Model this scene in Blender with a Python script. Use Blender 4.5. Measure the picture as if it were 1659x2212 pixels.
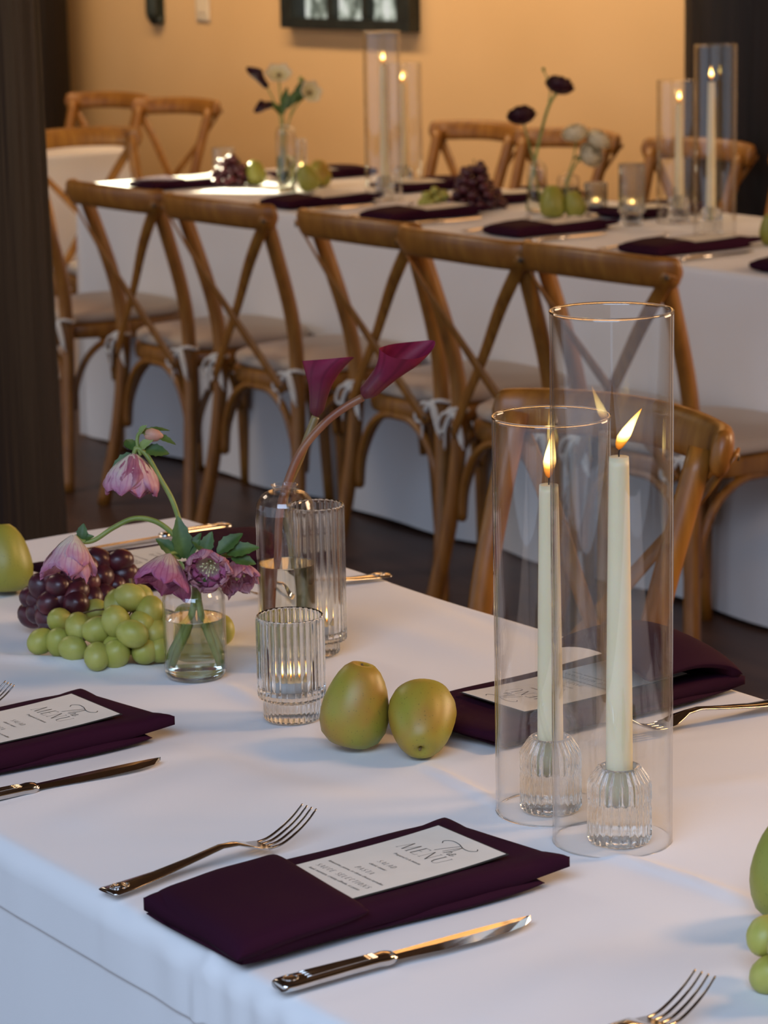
import bpy, math, random
from math import sin, cos, pi, radians
from mathutils import Vector, Matrix, noise, Euler

random.seed(7)
for o in list(bpy.data.objects): bpy.data.objects.remove(o)
S = bpy.context.scene
COL = S.collection

# ------------------------------------------------------------------ camera, light, exposure
FPX, CXP, CYP, CAMH = 6000.0, 829.5, 1106.0, 1.52
_a, _p, _r = radians(35.2), math.atan(1290 / 6000), 0.0195
FWD = Vector((sin(_a) * cos(_p), cos(_a) * cos(_p), -sin(_p)))
_r0 = Vector((cos(_a), -sin(_a), 0)); _u0 = _r0.cross(FWD)
EX = _r0 * cos(_r) - _u0 * sin(_r); EU = _r0 * sin(_r) + _u0 * cos(_r)
CAM = Vector((0, 0, CAMH))
cd = bpy.data.cameras.new('camera'); cam = bpy.data.objects.new('camera', cd); COL.objects.link(cam)
M = Matrix((EX, EU, -FWD)).transposed().to_4x4(); M.translation = CAM
cam.matrix_world = M
cd.sensor_fit = 'VERTICAL'; cd.sensor_height = 36.0; cd.lens = 36.0 * FPX / 2212.0
cd.clip_start = 0.05; cd.clip_end = 100
cd.dof.use_dof = True; cd.dof.focus_distance = 2.5; cd.dof.aperture_fstop = 13.0
S.camera = cam

W = bpy.data.worlds.new('world'); S.world = W; W.use_nodes = True
bgn = W.node_tree.nodes['Background']; bgn.inputs[0].default_value = (0.66, 0.78, 1.0, 1); bgn.inputs[1].default_value = 1.0

def area(name, loc, target, sx, sy, energy, col):
    l = bpy.data.lights.new(name, 'AREA'); l.shape = 'RECTANGLE'; l.size = sx; l.size_y = sy
    l.energy = energy; l.color = col
    o = bpy.data.objects.new(name, l); COL.objects.link(o); o.location = loc
    o.rotation_euler = (Vector(target) - Vector(loc)).to_track_quat('-Z', 'Y').to_euler()
    return o
area('assumed_overhead_daylight', (-0.6, 0.0, 3.2), (-0.1, 0.4, 0.0), 3.0, 3.0, 245, (0.53, 0.71, 1.0))  # assumed cool daylight, a bare area light below the closed ceiling
area('assumed_warm_side_light', (5.75, 1.6, 1.75), (1.4, 1.9, 0.76), 1.8, 1.3, 105, (1.0, 0.68, 0.42))  # assumed low warm side light, a bare area light; no window built here
area('warm_chair_fill', (3.1, 0.9, 2.5), (2.2, 2.6, 0.7), .5, .5, 30, (1.0, 0.56, 0.24))  # added warm fill without a fixture, turns the near chair orange
area('added_warm_wall_fill', (4.6, 7.9, 3.05), (5.9, 7.9, 2.85), 4.5, 0.35, 170, (1.0, 0.72, 0.42))  # added strip that washes the back wall warm; no lamp is built
area('added_warm_room_fill', (1.5, 6.5, 3.0), (3.6, 6.0, 0.6), 1.4, 1.0, 40, (1.0, 0.80, 0.62))  # added to warm the chair row from overhead, not a modelled lamp
sp = bpy.data.lights.new('sunbeam', 'SPOT'); sp.energy = 22000; sp.color = (1.0, 0.93, 0.66); sp.spot_size = radians(4.0); sp.spot_blend = 0.25; sp.shadow_soft_size = 0.02
so = bpy.data.objects.new('sunbeam', sp); COL.objects.link(so); so.location = (3.2, 12.3, 2.9)
so.rotation_euler = (Vector((4.23, 7.10, 0.76)) - Vector(so.location)).to_track_quat('-Z', 'Y').to_euler()

vs = S.view_settings; vs.view_transform = 'Standard'; vs.look = 'None'; vs.gamma = 1.0; vs.exposure = -0.22; vs.use_curve_mapping = False
S.cycles.use_denoising = True
S.cycles.use_adaptive_sampling = True; S.cycles.adaptive_threshold = 0.025; S.cycles.adaptive_min_samples = 16
S.cycles.max_bounces = 11; S.cycles.transmission_bounces = 11; S.cycles.transparent_max_bounces = 32
S.cycles.glossy_bounces = 5; S.cycles.diffuse_bounces = 3
S.cycles.sample_clamp_indirect = 6.0; S.cycles.caustics_reflective = True; S.cycles.caustics_refractive = True

def at(px, py, depth):
    """the point seen at a photograph pixel, at this distance along the view axis"""
    return CAM + (EX * ((px - CXP) / FPX) - EU * ((py - CYP) / FPX) + FWD) * depth
def onz(px, py, z):
    d = EX * ((px - CXP) / FPX) - EU * ((py - CYP) / FPX) + FWD
    return CAM + d * ((z - CAMH) / d.z)

# ------------------------------------------------------------------ materials
def nodes(name):
    m = bpy.data.materials.new(name); m.use_nodes = True
    nt = m.node_tree; return m, nt, nt.nodes['Principled BSDF']
def N(nt, t, **kw):
    n = nt.nodes.new(t)
    for k, v in kw.items():
        if k.startswith('i_'):
            key = k[2:]; key = int(key) if key.isdigit() else key.replace('_', ' ')
            n.inputs[key].default_value = v
        else: setattr(n, k, v)
    return n
def ramp(nt, fac, stops):
    r = N(nt, 'ShaderNodeValToRGB'); e = r.color_ramp.elements
    while len(e) > 1: e.remove(e[-1])
    e[0].position = stops[0][0]; e[0].color = (*stops[0][1], 1)
    for p, c in stops[1:]:
        k = e.new(p); k.color = (*c, 1)
    nt.links.new(fac, r.inputs[0]); return r.outputs[0]
def tex(nt, scale, detail=3, coord='Object', stretch=(1, 1, 1), rough=.5):
    tc = N(nt, 'ShaderNodeTexCoord'); mp = N(nt, 'ShaderNodeMapping'); mp.inputs['Scale'].default_value = stretch
    nt.links.new(tc.outputs[coord], mp.inputs[0])
    n = N(nt, 'ShaderNodeTexNoise'); n.inputs['Scale'].default_value = scale; n.inputs['Detail'].default_value = detail; n.inputs['Roughness'].default_value = rough
    nt.links.new(mp.outputs[0], n.inputs['Vector']); return n.outputs['Fac']
def bump(nt, b, fac, strength, dist):
    n = N(nt, 'ShaderNodeBump'); n.inputs['Strength'].default_value = strength; n.inputs['Distance'].default_value = dist
    nt.links.new(fac, n.inputs['Height']); nt.links.new(n.outputs[0], b.inputs['Normal'])

def mottled(name, stops, scale, rough=.6, stretch=(1, 1, 1), detail=3, bmp=None, spec=.5, coat=0, sheen=0, sss=0):
    m, nt, b = nodes(name)
    f = tex(nt, scale, detail, 'Object', stretch)
    nt.links.new(ramp(nt, f, stops), b.inputs['Base Color'])
    b.inputs['Roughness'].default_value = rough; b.inputs['Specular IOR Level'].default_value = spec
    b.inputs['Coat Weight'].default_value = coat; b.inputs['Coat Roughness'].default_value = .15
    b.inputs['Sheen Weight'].default_value = sheen
    if sss:
        b.inputs['Subsurface Weight'].default_value = sss; b.inputs['Subsurface Radius'].default_value = (.012, .008, .004); b.inputs['Subsurface Scale'].default_value = .5
    if bmp:
        f2 = tex(nt, bmp[0], 4, 'Object', stretch); bump(nt, b, f2, bmp[1], bmp[2])
    return m

MAT = {}
MAT['plaster'] = mottled('golden_plaster', [(.3, (.64, .405, .19)), (.7, (.72, .465, .23))], .9, .85, bmp=(60, .12, .003), spec=.2)
MAT['floor'] = mottled('dark_stained_floor', [(.3, (.070, .036, .025)), (.7, (.115, .062, .043))], 3, .42, stretch=(4, .4, 1), bmp=(30, .1, .002), spec=.3)
MAT['ceiling'] = mottled('dark_ceiling', [(.3, (.05, .03, .02)), (.7, (.10, .06, .04))], 3, .7)
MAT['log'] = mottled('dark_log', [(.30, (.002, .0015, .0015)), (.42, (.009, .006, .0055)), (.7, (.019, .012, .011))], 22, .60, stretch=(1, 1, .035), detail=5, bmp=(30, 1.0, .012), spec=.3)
MAT['black_cord'] = mottled('black_paint', [(.3, (.008, .01, .009)), (.7, (.02, .024, .02))], 20, .5)
MAT['greymetal'] = mottled('dark_green_metal', [(.3, (.02, .025, .02)), (.7, (.035, .045, .035))], 30, .5)
MAT['plate'] = mottled('cream_plastic', [(.3, (.70, .58, .42)), (.7, (.74, .62, .46))], 8, .4)

# woven tablecloth
def cloth_mat(name, c0, c1):
    m, nt, b = nodes(name)
    f = tex(nt, 3, 2)
    nt.links.new(ramp(nt, f, [(.3, c0), (.7, c1)]), b.inputs['Base Color'])
    b.inputs['Roughness'].default_value = .85; b.inputs['Specular IOR Level'].default_value = .25; b.inputs['Sheen Weight'].default_value = .15
    f2 = tex(nt, 900, 2); bump(nt, b, f2, .12, .0006); return m
MAT['cloth'] = cloth_mat('white_linen', (.80, .79, .79), (.84, .83, .83))
MAT['napkin'] = cloth_mat('plum_napkin', (.024, .003, .013), (.034, .0045, .018)); MAT['napkin'].node_tree.nodes['Principled BSDF'].inputs['Sheen Weight'].default_value = 0; MAT['napkin'].node_tree.nodes['Principled BSDF'].inputs['Specular IOR Level'].default_value = .12
MAT['cushion'] = cloth_mat('beige_canvas', (.50, .41, .33), (.56, .47, .38))
MAT['cord'] = cloth_mat('white_cotton_cord', (.66, .64, .60), (.74, .72, .68))

def wood_mat():
    m, nt, b = nodes('honey_bentwood')
    f = tex(nt, 9, 5, 'Object', (6, 6, .8))
    nt.links.new(ramp(nt, f, [(.25, (.16, .057, .007)), (.5, (.265, .106, .014)), (.78, (.37, .165, .026))]), b.inputs['Base Color'])
    b.inputs['Roughness'].default_value = .42; b.inputs['Coat Weight'].default_value = .18; b.inputs['Coat Roughness'].default_value = .25
    bump(nt, b, f, .08, .002); return m
MAT['wood'] = wood_mat()

def glass_mat(name, col=(1, 1, 1), ior=1.5, rough=0.0):
    m = bpy.data.materials.new(name); m.use_nodes = True; nt = m.node_tree; nt.nodes.clear()
    g = N(nt, 'ShaderNodeBsdfGlass'); g.inputs['Color'].default_value = (*col, 1); g.inputs['IOR'].default_value = ior; g.inputs['Roughness'].default_value = rough
    o = N(nt, 'ShaderNodeOutputMaterial'); nt.links.new(g.outputs[0], o.inputs[0]); return m
def thin_glass_mat(name, edge=(.40, .38, .36)):
    # thin-walled glass: clear straight through, Schlick mirror, longer path through the wall near the rim of the outline
    m = bpy.data.materials.new(name); m.use_nodes = True; nt = m.node_tree; nt.nodes.clear()
    lw = N(nt, 'ShaderNodeLayerWeight'); lw.inputs['Blend'].default_value = .5
    p = N(nt, 'ShaderNodeMath', operation='POWER'); nt.links.new(lw.outputs['Facing'], p.inputs[0]); p.inputs[1].default_value = 4.2
    ma = N(nt, 'ShaderNodeMath', operation='MULTIPLY_ADD'); nt.links.new(p.outputs[0], ma.inputs[0]); ma.inputs[1].default_value = .93; ma.inputs[2].default_value = .048
    p2 = N(nt, 'ShaderNodeMath', operation='POWER'); nt.links.new(lw.outputs['Facing'], p2.inputs[0]); p2.inputs[1].default_value = 6.0
    mx = N(nt, 'ShaderNodeMix', data_type='RGBA'); nt.links.new(p2.outputs[0], mx.inputs[0]); mx.inputs[6].default_value = (.985, .985, .98, 1); mx.inputs[7].default_value = (*edge, 1)
    t = N(nt, 'ShaderNodeBsdfTransparent'); nt.links.new(mx.outputs[2], t.inputs[0])
    g = N(nt, 'ShaderNodeBsdfGlossy'); g.inputs['Roughness'].default_value = .0; g.inputs[0].default_value = (1, 1, 1, 1)
    s = N(nt, 'ShaderNodeMixShader'); nt.links.new(ma.outputs[0], s.inputs[0]); nt.links.new(t.outputs[0], s.inputs[1]); nt.links.new(g.outputs[0], s.inputs[2])
    o = N(nt, 'ShaderNodeOutputMaterial'); nt.links.new(s.outputs[0], o.inputs[0]); return m
MAT['thin'] = thin_glass_mat('thin_clear_glass')
MAT['glass'] = glass_mat('pressed_clear_glass', (.985, .99, .985), 1.48)
MAT['water'] = glass_mat('water', (.97, .985, .955), 1.33)

def metal_mat():
    m, nt, b = nodes('polished_steel'); b.inputs['Metallic'].default_value = 1.0
    f = tex(nt, 60, 2); nt.links.new(ramp(nt, f, [(.3, (.56, .53, .50)), (.7, (.64, .61, .58))]), b.inputs['Base Color']); b.inputs['Roughness'].default_value = .12; return m
MAT['steel'] = metal_mat()
MAT['darkscrew'] = mottled('bronze_screw', [(.3, (.05, .035, .02)), (.7, (.09, .06, .035))], 50, .4)
MAT['wax'] = mottled('ivory_wax', [(.3, (.84, .74, .48)), (.7, (.88, .79, .55))], 20, .45, sss=.4)
MAT['wick'] = mottled('charred_wick', [(.3, (.01, .008, .006)), (.7, (.03, .02, .015))], 200, .9)
MAT['foil'] = mottled('tealight_tin', [(.3, (.5, .5, .5)), (.7, (.6, .6, .6))], 60, .35)
MAT['card'] = mottled('cream_card', [(.3, (.74, .71, .63)), (.7, (.78, .75, .67))], 40, .7)
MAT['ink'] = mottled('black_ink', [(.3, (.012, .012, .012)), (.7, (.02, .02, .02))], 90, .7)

def flame_mat():
    m = bpy.data.materials.new('candle_flame'); m.use_nodes = True; nt = m.node_tree; nt.nodes.clear()
    at_ = N(nt, 'ShaderNodeAttribute', attribute_name='pt'); sx = N(nt, 'ShaderNodeSeparateColor'); nt.links.new(at_.outputs['Color'], sx.inputs[0])
    lw = N(nt, 'ShaderNodeLayerWeight'); lw.inputs[0].default_value = .5
    c = ramp(nt, sx.outputs[1], [(0, (1, .20, .01)), (.22, (1, .40, .05)), (.42, (1, .74, .26)), (.72, (1, .66, .18)), (1, (1, .36, .04))])
    st = ramp(nt, sx.outputs[1], [(0, (.07, .07, .07)), (.2, (.16, .16, .16)), (.42, (1, 1, 1)), (.75, (.55, .55, .55)), (1, (.14, .14, .14))])
    ed = ramp(nt, lw.outputs['Facing'], [(0, (1, 1, 1)), (.55, (.6, .6, .6)), (1, (.13, .13, .13))])
    m1 = N(nt, 'ShaderNodeMath', operation='MULTIPLY'); nt.links.new(st, m1.inputs[0]); nt.links.new(ed, m1.inputs[1])
    mu = N(nt, 'ShaderNodeMath', operation='MULTIPLY'); nt.links.new(m1.outputs[0], mu.inputs[0]); mu.inputs[1].default_value = 11.0
    e = N(nt, 'ShaderNodeEmission'); nt.links.new(c, e.inputs[0]); nt.links.new(mu.outputs[0], e.inputs[1])
    o = N(nt, 'ShaderNodeOutputMaterial'); nt.links.new(e.outputs[0], o.inputs[0]); return m
MAT['flame'] = flame_mat()

def fruit_mat(name, stops, scale, speck, rough=.42, spk=260, coat=.0, sss=.15):
    m, nt, b = nodes(name)
    f = tex(nt, scale, 3)
    base = ramp(nt, f, stops)
    v = N(nt, 'ShaderNodeTexVoronoi'); v.inputs['Scale'].default_value = spk
    tc = N(nt, 'ShaderNodeTexCoord'); nt.links.new(tc.outputs['Object'], v.inputs['Vector'])
    n2 = tex(nt, 40, 2)
    th = N(nt, 'ShaderNodeMath', operation='MULTIPLY'); nt.links.new(n2, th.inputs[0]); th.inputs[1].default_value = .30
    lt = N(nt, 'ShaderNodeMath', operation='LESS_THAN'); nt.links.new(v.outputs['Distance'], lt.inputs[0]); nt.links.new(th.outputs[0], lt.inputs[1])
    k = N(nt, 'ShaderNodeMath', operation='MULTIPLY'); nt.links.new(lt.outputs[0], k.inputs[0]); k.inputs[1].default_value = .45
    mx = N(nt, 'ShaderNodeMix', data_type='RGBA'); nt.links.new(k.outputs[0], mx.inputs[0]); nt.links.new(base, mx.inputs[6]); mx.inputs[7].default_value = (*speck, 1)
    nt.links.new(mx.outputs[2], b.inputs['Base Color']); b.inputs['Roughness'].default_value = rough; b.inputs['Coat Weight'].default_value = coat
    b.inputs['Subsurface Weight'].default_value = sss; b.inputs['Subsurface Radius'].default_value = (.006, .006, .002); b.inputs['Subsurface Scale'].default_value = .5
    return m
MAT['pear'] = fruit_mat('green_pear_skin', [(.30, (.36, .17, .03)), (.45, (.36, .25, .03)), (.60, (.31, .29, .035)), (.8, (.24, .29, .04))], 16, (.10, .09, .02))
MAT['pear_g'] = fruit_mat('plain_green_pear_skin', [(.3, (.33, .30, .045)), (.7, (.25, .27, .04))], 14, (.10, .12, .02))
MAT['green_grape'] = mottled('green_grape_skin', [(.3, (.37, .37, .055)), (.7, (.47, .45, .11))], 40, .42, sss=.35)
MAT['red_grape'] = mottled('red_grape_skin', [(.3, (.032, .008, .014)), (.55, (.075, .014, .022)), (.8, (.17, .024, .03))], 34, .32, sss=.1)
MAT['twig'] = mottled('brown_twig', [(.3, (.13, .075, .02)), (.7, (.20, .13, .05))], 90, .7)
MAT['leaf'] = mottled('hellebore_leaf', [(.3, (.03, .075, .012)), (.7, (.085, .155, .03))], 70, .5)
MAT['sepal'] = mottled('pale_sepal', [(.3, (.18, .25, .06)), (.7, (.28, .34, .10))], 60, .5)
MAT['stem'] = mottled('green_stem', [(.3, (.16, .22, .04)), (.7, (.26, .32, .08))], 60, .45)
MAT['stem_red'] = mottled('reddish_stem', [(.3, (.22, .07, .035)), (.7, (.30, .13, .06))], 40, .4)
MAT['stem_olive'] = mottled('olive_stem', [(.3, (.22, .14, .05)), (.7, (.30, .22, .09))], 40, .4)
MAT['stamen'] = mottled('cream_stamen', [(.3, (.62, .55, .26)), (.7, (.75, .68, .40))], 60, .6)

def petal_mat(name, base, mid, edge, vein, trans=.25):
    # attribute 'pt': r = across (0..1), g = along (0..1)
    m, nt, b = nodes(name)
    at_ = N(nt, 'ShaderNodeAttribute', attribute_name='pt'); sx = N(nt, 'ShaderNodeSeparateColor'); nt.links.new(at_.outputs['Color'], sx.inputs[0])
    n = tex(nt, 120, 3)
    ad = N(nt, 'ShaderNodeMath', operation='MULTIPLY_ADD'); nt.links.new(n, ad.inputs[0]); ad.inputs[1].default_value = .5; nt.links.new(sx.outputs[1], ad.inputs[2])
    sb = N(nt, 'ShaderNodeMath', operation='SUBTRACT'); nt.links.new(ad.outputs[0], sb.inputs[0]); sb.inputs[1].default_value = .25
    c = ramp(nt, sb.outputs[0], [(.26, base), (.58, mid), (.98, edge)])
    ml = N(nt, 'ShaderNodeMath', operation='MULTIPLY'); nt.links.new(sx.outputs[0], ml.inputs[0]); ml.inputs[1].default_value = 42.0
    sn = N(nt, 'ShaderNodeMath', operation='SINE'); nt.links.new(ml.outputs[0], sn.inputs[0])
    vr = ramp(nt, sn.outputs[0], [(.55, (0, 0, 0)), (1, (.55, .55, .55))])
    mx = N(nt, 'ShaderNodeMix', data_type='RGBA'); nt.links.new(vr, mx.inputs[0]); nt.links.new(c, mx.inputs[6]); mx.inputs[7].default_value = (*vein, 1)
    nt.links.new(mx.outputs[2], b.inputs['Base Color']); b.inputs['Roughness'].default_value = .5; b.inputs['Specular IOR Level'].default_value = .3
    tr = N(nt, 'ShaderNodeBsdfTranslucent'); nt.links.new(mx.outputs[2], tr.inputs[0])
    ms = N(nt, 'ShaderNodeMixShader'); ms.inputs[0].default_value = trans
    nt.links.new(b.outputs[0], ms.inputs[1]); nt.links.new(tr.outputs[0], ms.inputs[2]); nt.links.new(ms.outputs[0], nt.nodes['Material Output'].inputs[0])
    return m
MAT['petal_pink'] = petal_mat('pink_hellebore_petal', (.74, .58, .46), (.58, .22, .34), (.46, .12, .25), (.38, .07, .18))
MAT['petal_pale'] = petal_mat('pale_hellebore_petal', (.80, .72, .58), (.72, .44, .48), (.54, .20, .32), (.54, .18, .31))
MAT['petal_plum'] = petal_mat('plum_hellebore_petal', (.50, .20, .26), (.40, .12, .19), (.60, .32, .35), (.28, .06, .12))
MAT['petal_calla'] = petal_mat('burgundy_calla', (.15, .03, .035), (.17, .010, .040), (.23, .014, .055), (.11, .006, .026), .12)
MAT['petal_cream'] = petal_mat('cream_petal', (.62, .56, .30), (.76, .70, .52), (.80, .74, .58), (.68, .60, .40))
MAT['petal_dark'] = petal_mat('near_black_petal', (.02, .004, .008), (.035, .005, .012), (.045, .007, .016), (.015, .002, .005), .05)
MAT['bud_green'] = mottled('olive_bud', [(.3, (.2, .24, .04)), (.7, (.42, .42, .14))], 90, .55)

# ------------------------------------------------------------------ mesh helpers
def mesh(name, verts, faces, mat, parent=None, smooth=True, attr=None, loc=None):
    me = bpy.data.meshes.new(name); me.from_pydata([tuple(v) for v in verts], [], faces)
    if smooth: me.shade_smooth()
    me.materials.append(MAT[mat] if isinstance(mat, str) else mat)
    if attr:
        ca = me.color_attributes.new('pt', 'FLOAT_COLOR', 'POINT')
        for i, (u, v) in enumerate(attr): ca.data[i].color = (u, v, 0, 1)
    o = bpy.data.objects.new(name, me); COL.objects.link(o)
    if parent: o.parent = parent
    if loc is not None: o.location = loc
    return o
def tag(o, label, cat, group=None):
    o['label'] = label; o['category'] = cat
    if group: o['group'] = group
    return o
def thing(name, label, cat, loc=(0, 0, 0), rotz=0, group=None):
    o = bpy.data.objects.new(name, None); COL.objects.link(o); o.empty_display_size = .05
    o.location = loc; o.rotation_euler = (0, 0, rotz); return tag(o, label, cat, group)
def struct(o, label=None, cat=None):
    o['kind'] = 'structure'
    if label: o['label'] = label
    if cat: o['category'] = cat
    return o
def dup(o, label, loc, rotz=0, group=None):
    r = o.copy(); COL.objects.link(r); r.location = loc; r.rotation_euler = (0, 0, rotz); r['label'] = label
    if group: r['group'] = group
    for ch in [c for c in bpy.data.objects if c.parent == o]:
        c = ch.copy(); COL.objects.link(c); c.parent = r
        for g in [g for g in bpy.data.objects if g.parent == ch]:
            d = g.copy(); COL.objects.link(d); d.parent = c
    return r

class Geo:
    def __init__(s): s.v = []; s.f = []; s.a = []
    def add(s, v, f, a=None):
        b = len(s.v); s.v += [Vector(p) for p in v]; s.f += [tuple(i + b for i in q) for q in f]
        if a: s.a += a
        return s
    def out(s, name, mat, parent=None, smooth=True, loc=None):
        return mesh(name, s.v, s.f, mat, parent, smooth, s.a or None, loc)

def smooth_path(pts, k=6):
    P = [Vector(p) for p in pts]
    if len(P) < 3: return [P[0].lerp(P[-1], i / k) for i in range(k + 1)], [i / k for i in range(k + 1)]
    out = []; ts = []
    for i in range(len(P) - 1):
        p0 = P[i - 1] if i else P[0] * 2 - P[1]; p1 = P[i]; p2 = P[i + 1]; p3 = P[i + 2] if i + 2 < len(P) else P[-1] * 2 - P[-2]
        for j in range(k):
            t = j / k
            out.append(.5 * ((2 * p1) + (p2 - p0) * t + (2 * p0 - 5 * p1 + 4 * p2 - p3) * t * t + (3 * p1 - p0 - 3 * p2 + p3) * t ** 3)); ts.append((i + t) / (len(P) - 1))
    out.append(P[-1]); ts.append(1.0)
    return out, ts
def tube(pts, r, n=10, k=6, flat=1.0, upv=None, sup=2.0, caps=True, roundend=False, nrm=None):
    """tube along a smooth path; r number or function(t); flat = ratio of the second half-axis; upv = direction of the first half-axis"""
    path, ts = smooth_path(pts, k)
    rf = r if callable(r) else (lambda t: r)
    V = []; F = []; u = None
    for i, p in enumerate(path):
        a = path[max(0, i - 1)]; b = path[min(len(path) - 1, i + 1)]; d = (b - a).normalized()
        if nrm is not None: u = d.cross(nrm(ts[i])).normalized()
        elif upv is not None: u = (Vector(upv) - d * d.dot(Vector(upv))).normalized()
        elif u is None:
            u = d.orthogonal().normalized()
        else: u = (u - d * d.dot(u)).normalized()
        w = d.cross(u); rr = rf(ts[i])
        if roundend:
            e = min(ts[i], 1 - ts[i]) / roundend
            if e < 1: rr *= max(.15, math.sqrt(max(0, 1 - (1 - e) ** 2)))
        for j in range(n):
            th = 2 * pi * j / n; c, s = cos(th), sin(th)
            if sup != 2.0:
                c = math.copysign(abs(c) ** (2 / sup), c); s = math.copysign(abs(s) ** (2 / sup), s)
            V.append(p + u * (rr * c) + w * (rr * flat * s))
    for i in range(len(path) - 1):
        for j in range(n):
            F.append((i * n + j, i * n + (j + 1) % n, (i + 1) * n + (j + 1) % n, (i + 1) * n + j))
    if caps:
        F.append(tuple(reversed(range(n)))); F.append(tuple((len(path) - 1) * n + j for j in range(n)))
    return V, F
def lathe(prof, n=32, flute=None):
    """prof [(r,z,fluteweight?)]; flute = (count, depth)"""
    V = []; F = []
    for pr in prof:
        r, z = pr[0], pr[1]; w = pr[2] if len(pr) > 2 else 0
        for j in range(n):
            th = 2 * pi * j / n; rr = r
            if flute and w: rr = r - flute[1] * w * (1 - abs(cos(flute[0] * th / 2)) ** .8)
            V.append((rr * cos(th), rr * sin(th), z))
    for i in range(len(prof) - 1):
        for j in range(n):
            F.append((i * n + j, i * n + (j + 1) % n, (i + 1) * n + (j + 1) % n, (i + 1) * n + j))
    if prof[0][0] > 1e-6: F.append(tuple(reversed(range(n))))
    if prof[-1][0] > 1e-6: F.append(tuple((len(prof) - 1) * n + j for j in range(n)))
    return V, F
def sup(prof, e=.0005):
    """support loops beside every corner so long walls keep true normals"""
    out = [prof[0]]
    for p, q in zip(prof, prof[1:]):
        l = math.hypot(q[0] - p[0], q[1] - p[1])
        if l > e * 3:
            for t in (e / l, 1 - e / l):
                w = lambda k: (k[2] if len(k) > 2 else 0)
                out.append((p[0] + (q[0] - p[0]) * t, p[1] + (q[1] - p[1]) * t, w(p) + (w(q) - w(p)) * t))
        out.append(q)
    return out
def box(x0, x1, y0, y1, z0, z1):
    return [(x0, y0, z0), (x1, y0, z0), (x1, y1, z0), (x0, y1, z0), (x0, y0, z1), (x1, y0, z1), (x1, y1, z1), (x0, y1, z1)], \
           [(3, 2, 1, 0), (4, 5, 6, 7), (0, 1, 5, 4), (1, 2, 6, 5), (2, 3, 7, 6), (3, 0, 4, 7)]
def slab(L, Wd, T, nx=24, ny=14, pw=8, warp=None):
    """soft cushion-like slab, flat below; x 0..L, y -W/2..W/2"""
    V = []; F = []
    for side in (1, 0):
        for i in range(nx + 1):
            for j in range(ny + 1):
                a = -1 + 2 * i / nx; b = -1 + 2 * j / ny
                a = math.copysign(1 - (1 - abs(a)) ** 1.6, a); b = math.copysign(1 - (1 - abs(b)) ** 1.6, b)
                e = max(0, 1 - abs(a) ** pw) ** .5 * max(0, 1 - abs(b) ** pw) ** .5
                z = T * (.42 + .58 * e) if side else T * .38 * (1 - e) ** 2
                p = Vector((L * (a + 1) / 2, Wd * b / 2, z))
                if warp: p = warp(p, side)
                V.append(p)
    n = ny + 1; off = (nx + 1) * n
    for i in range(nx):
        for j in range(ny):
            q = (i * n + j, (i + 1) * n + j, (i + 1) * n + j + 1, i * n + j + 1)
            F.append(q); F.append(tuple(off + k for k in reversed(q)))
    for i in range(nx):
        F.append((i * n, off + i * n, off + (i + 1) * n, (i + 1) * n)); F.append((i * n + ny, (i + 1) * n + ny, off + (i + 1) * n + ny, off + i * n + ny))
    for j in range(ny):
        F.append((j, j + 1, off + j + 1, off + j)); k = nx * n
        F.append((k + j, off + k + j, off + k + j + 1, k + j + 1))
    return V, F
def align(z, p=(0, 0, 0)):
    m = Vector(z).to_track_quat('Z', 'Y').to_matrix().to_4x4(); m.translation = Vector(p); return m

# ------------------------------------------------------------------ the room
TZ = .76
WX = 5.9
struct(mesh('floor', *box(-3.0, WX, -4, 13, -.06, 0), 'floor', smooth=False))
struct(mesh('ceiling', *box(-3.0, WX, -4, 13, 3.3, 3.4), 'ceiling', smooth=False))
# back wall with a window opening
wy0, wy1, wz0, wz1 = 8.11, 8.88, 1.140, 2.1
g = Geo()
for b in ((WX, WX + .2, -4, wy0, 0, 3.3), (WX, WX + .2, wy1, 13, 0, 3.3), (WX, WX + .2, wy0, wy1, 0, wz0), (WX, WX + .2, wy0, wy1, wz1, 3.3)): g.add(*box(*b))
struct(g.out('wall_back', 'plaster', smooth=False))
struct(mesh('wall_left', *box(-3, WX, 13, 13.2, 0, 3.3), 'plaster', smooth=False))
struct(mesh('wall_right', *box(-3, WX, -4.2, -4, 0, 3.3), 'plaster', smooth=False))

# window in the back wall: dark frame, mullions and mottled backlit panes
def pane_mat():
    m = bpy.data.materials.new('backlit_mottled_pane'); m.use_nodes = True; nt = m.node_tree; nt.nodes.clear()
    f = tex(nt, 16, 4, 'Object', (1, 1, .7)); f2 = tex(nt, 2.3, 1)
    c = ramp(nt, f, [(.36, (.05, .06, .05)), (.48, (.25, .28, .22)), (.58, (.75, .80, .68)), (.7, (1, 1, .93))])
    e = N(nt, 'ShaderNodeEmission'); nt.links.new(c, e.inputs[0]); e.inputs[1].default_value = .9
    g_ = N(nt, 'ShaderNodeBsdfGlossy'); g_.inputs['Roughness'].default_value = .05; g_.inputs[0].default_value = (.9, .9, .9, 1)
    s = N(nt, 'ShaderNodeMixShader'); s.inputs[0].default_value = .08; nt.links.new(e.outputs[0], s.inputs[1]); nt.links.new(g_.outputs[0], s.inputs[2])
    o = N(nt, 'ShaderNodeOutputMaterial'); nt.links.new(s.outputs[0], o.inputs[0]); return m
MAT['pane'] = pane_mat()
win = thing('window_1', 'dark framed window with mottled bright panes in the golden wall', 'window', (WX, (wy0 + wy1) / 2, wz0)); win['kind'] = 'structure'
hw = (wy1 - wy0) / 2; hh = wz1 - wz0
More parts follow.
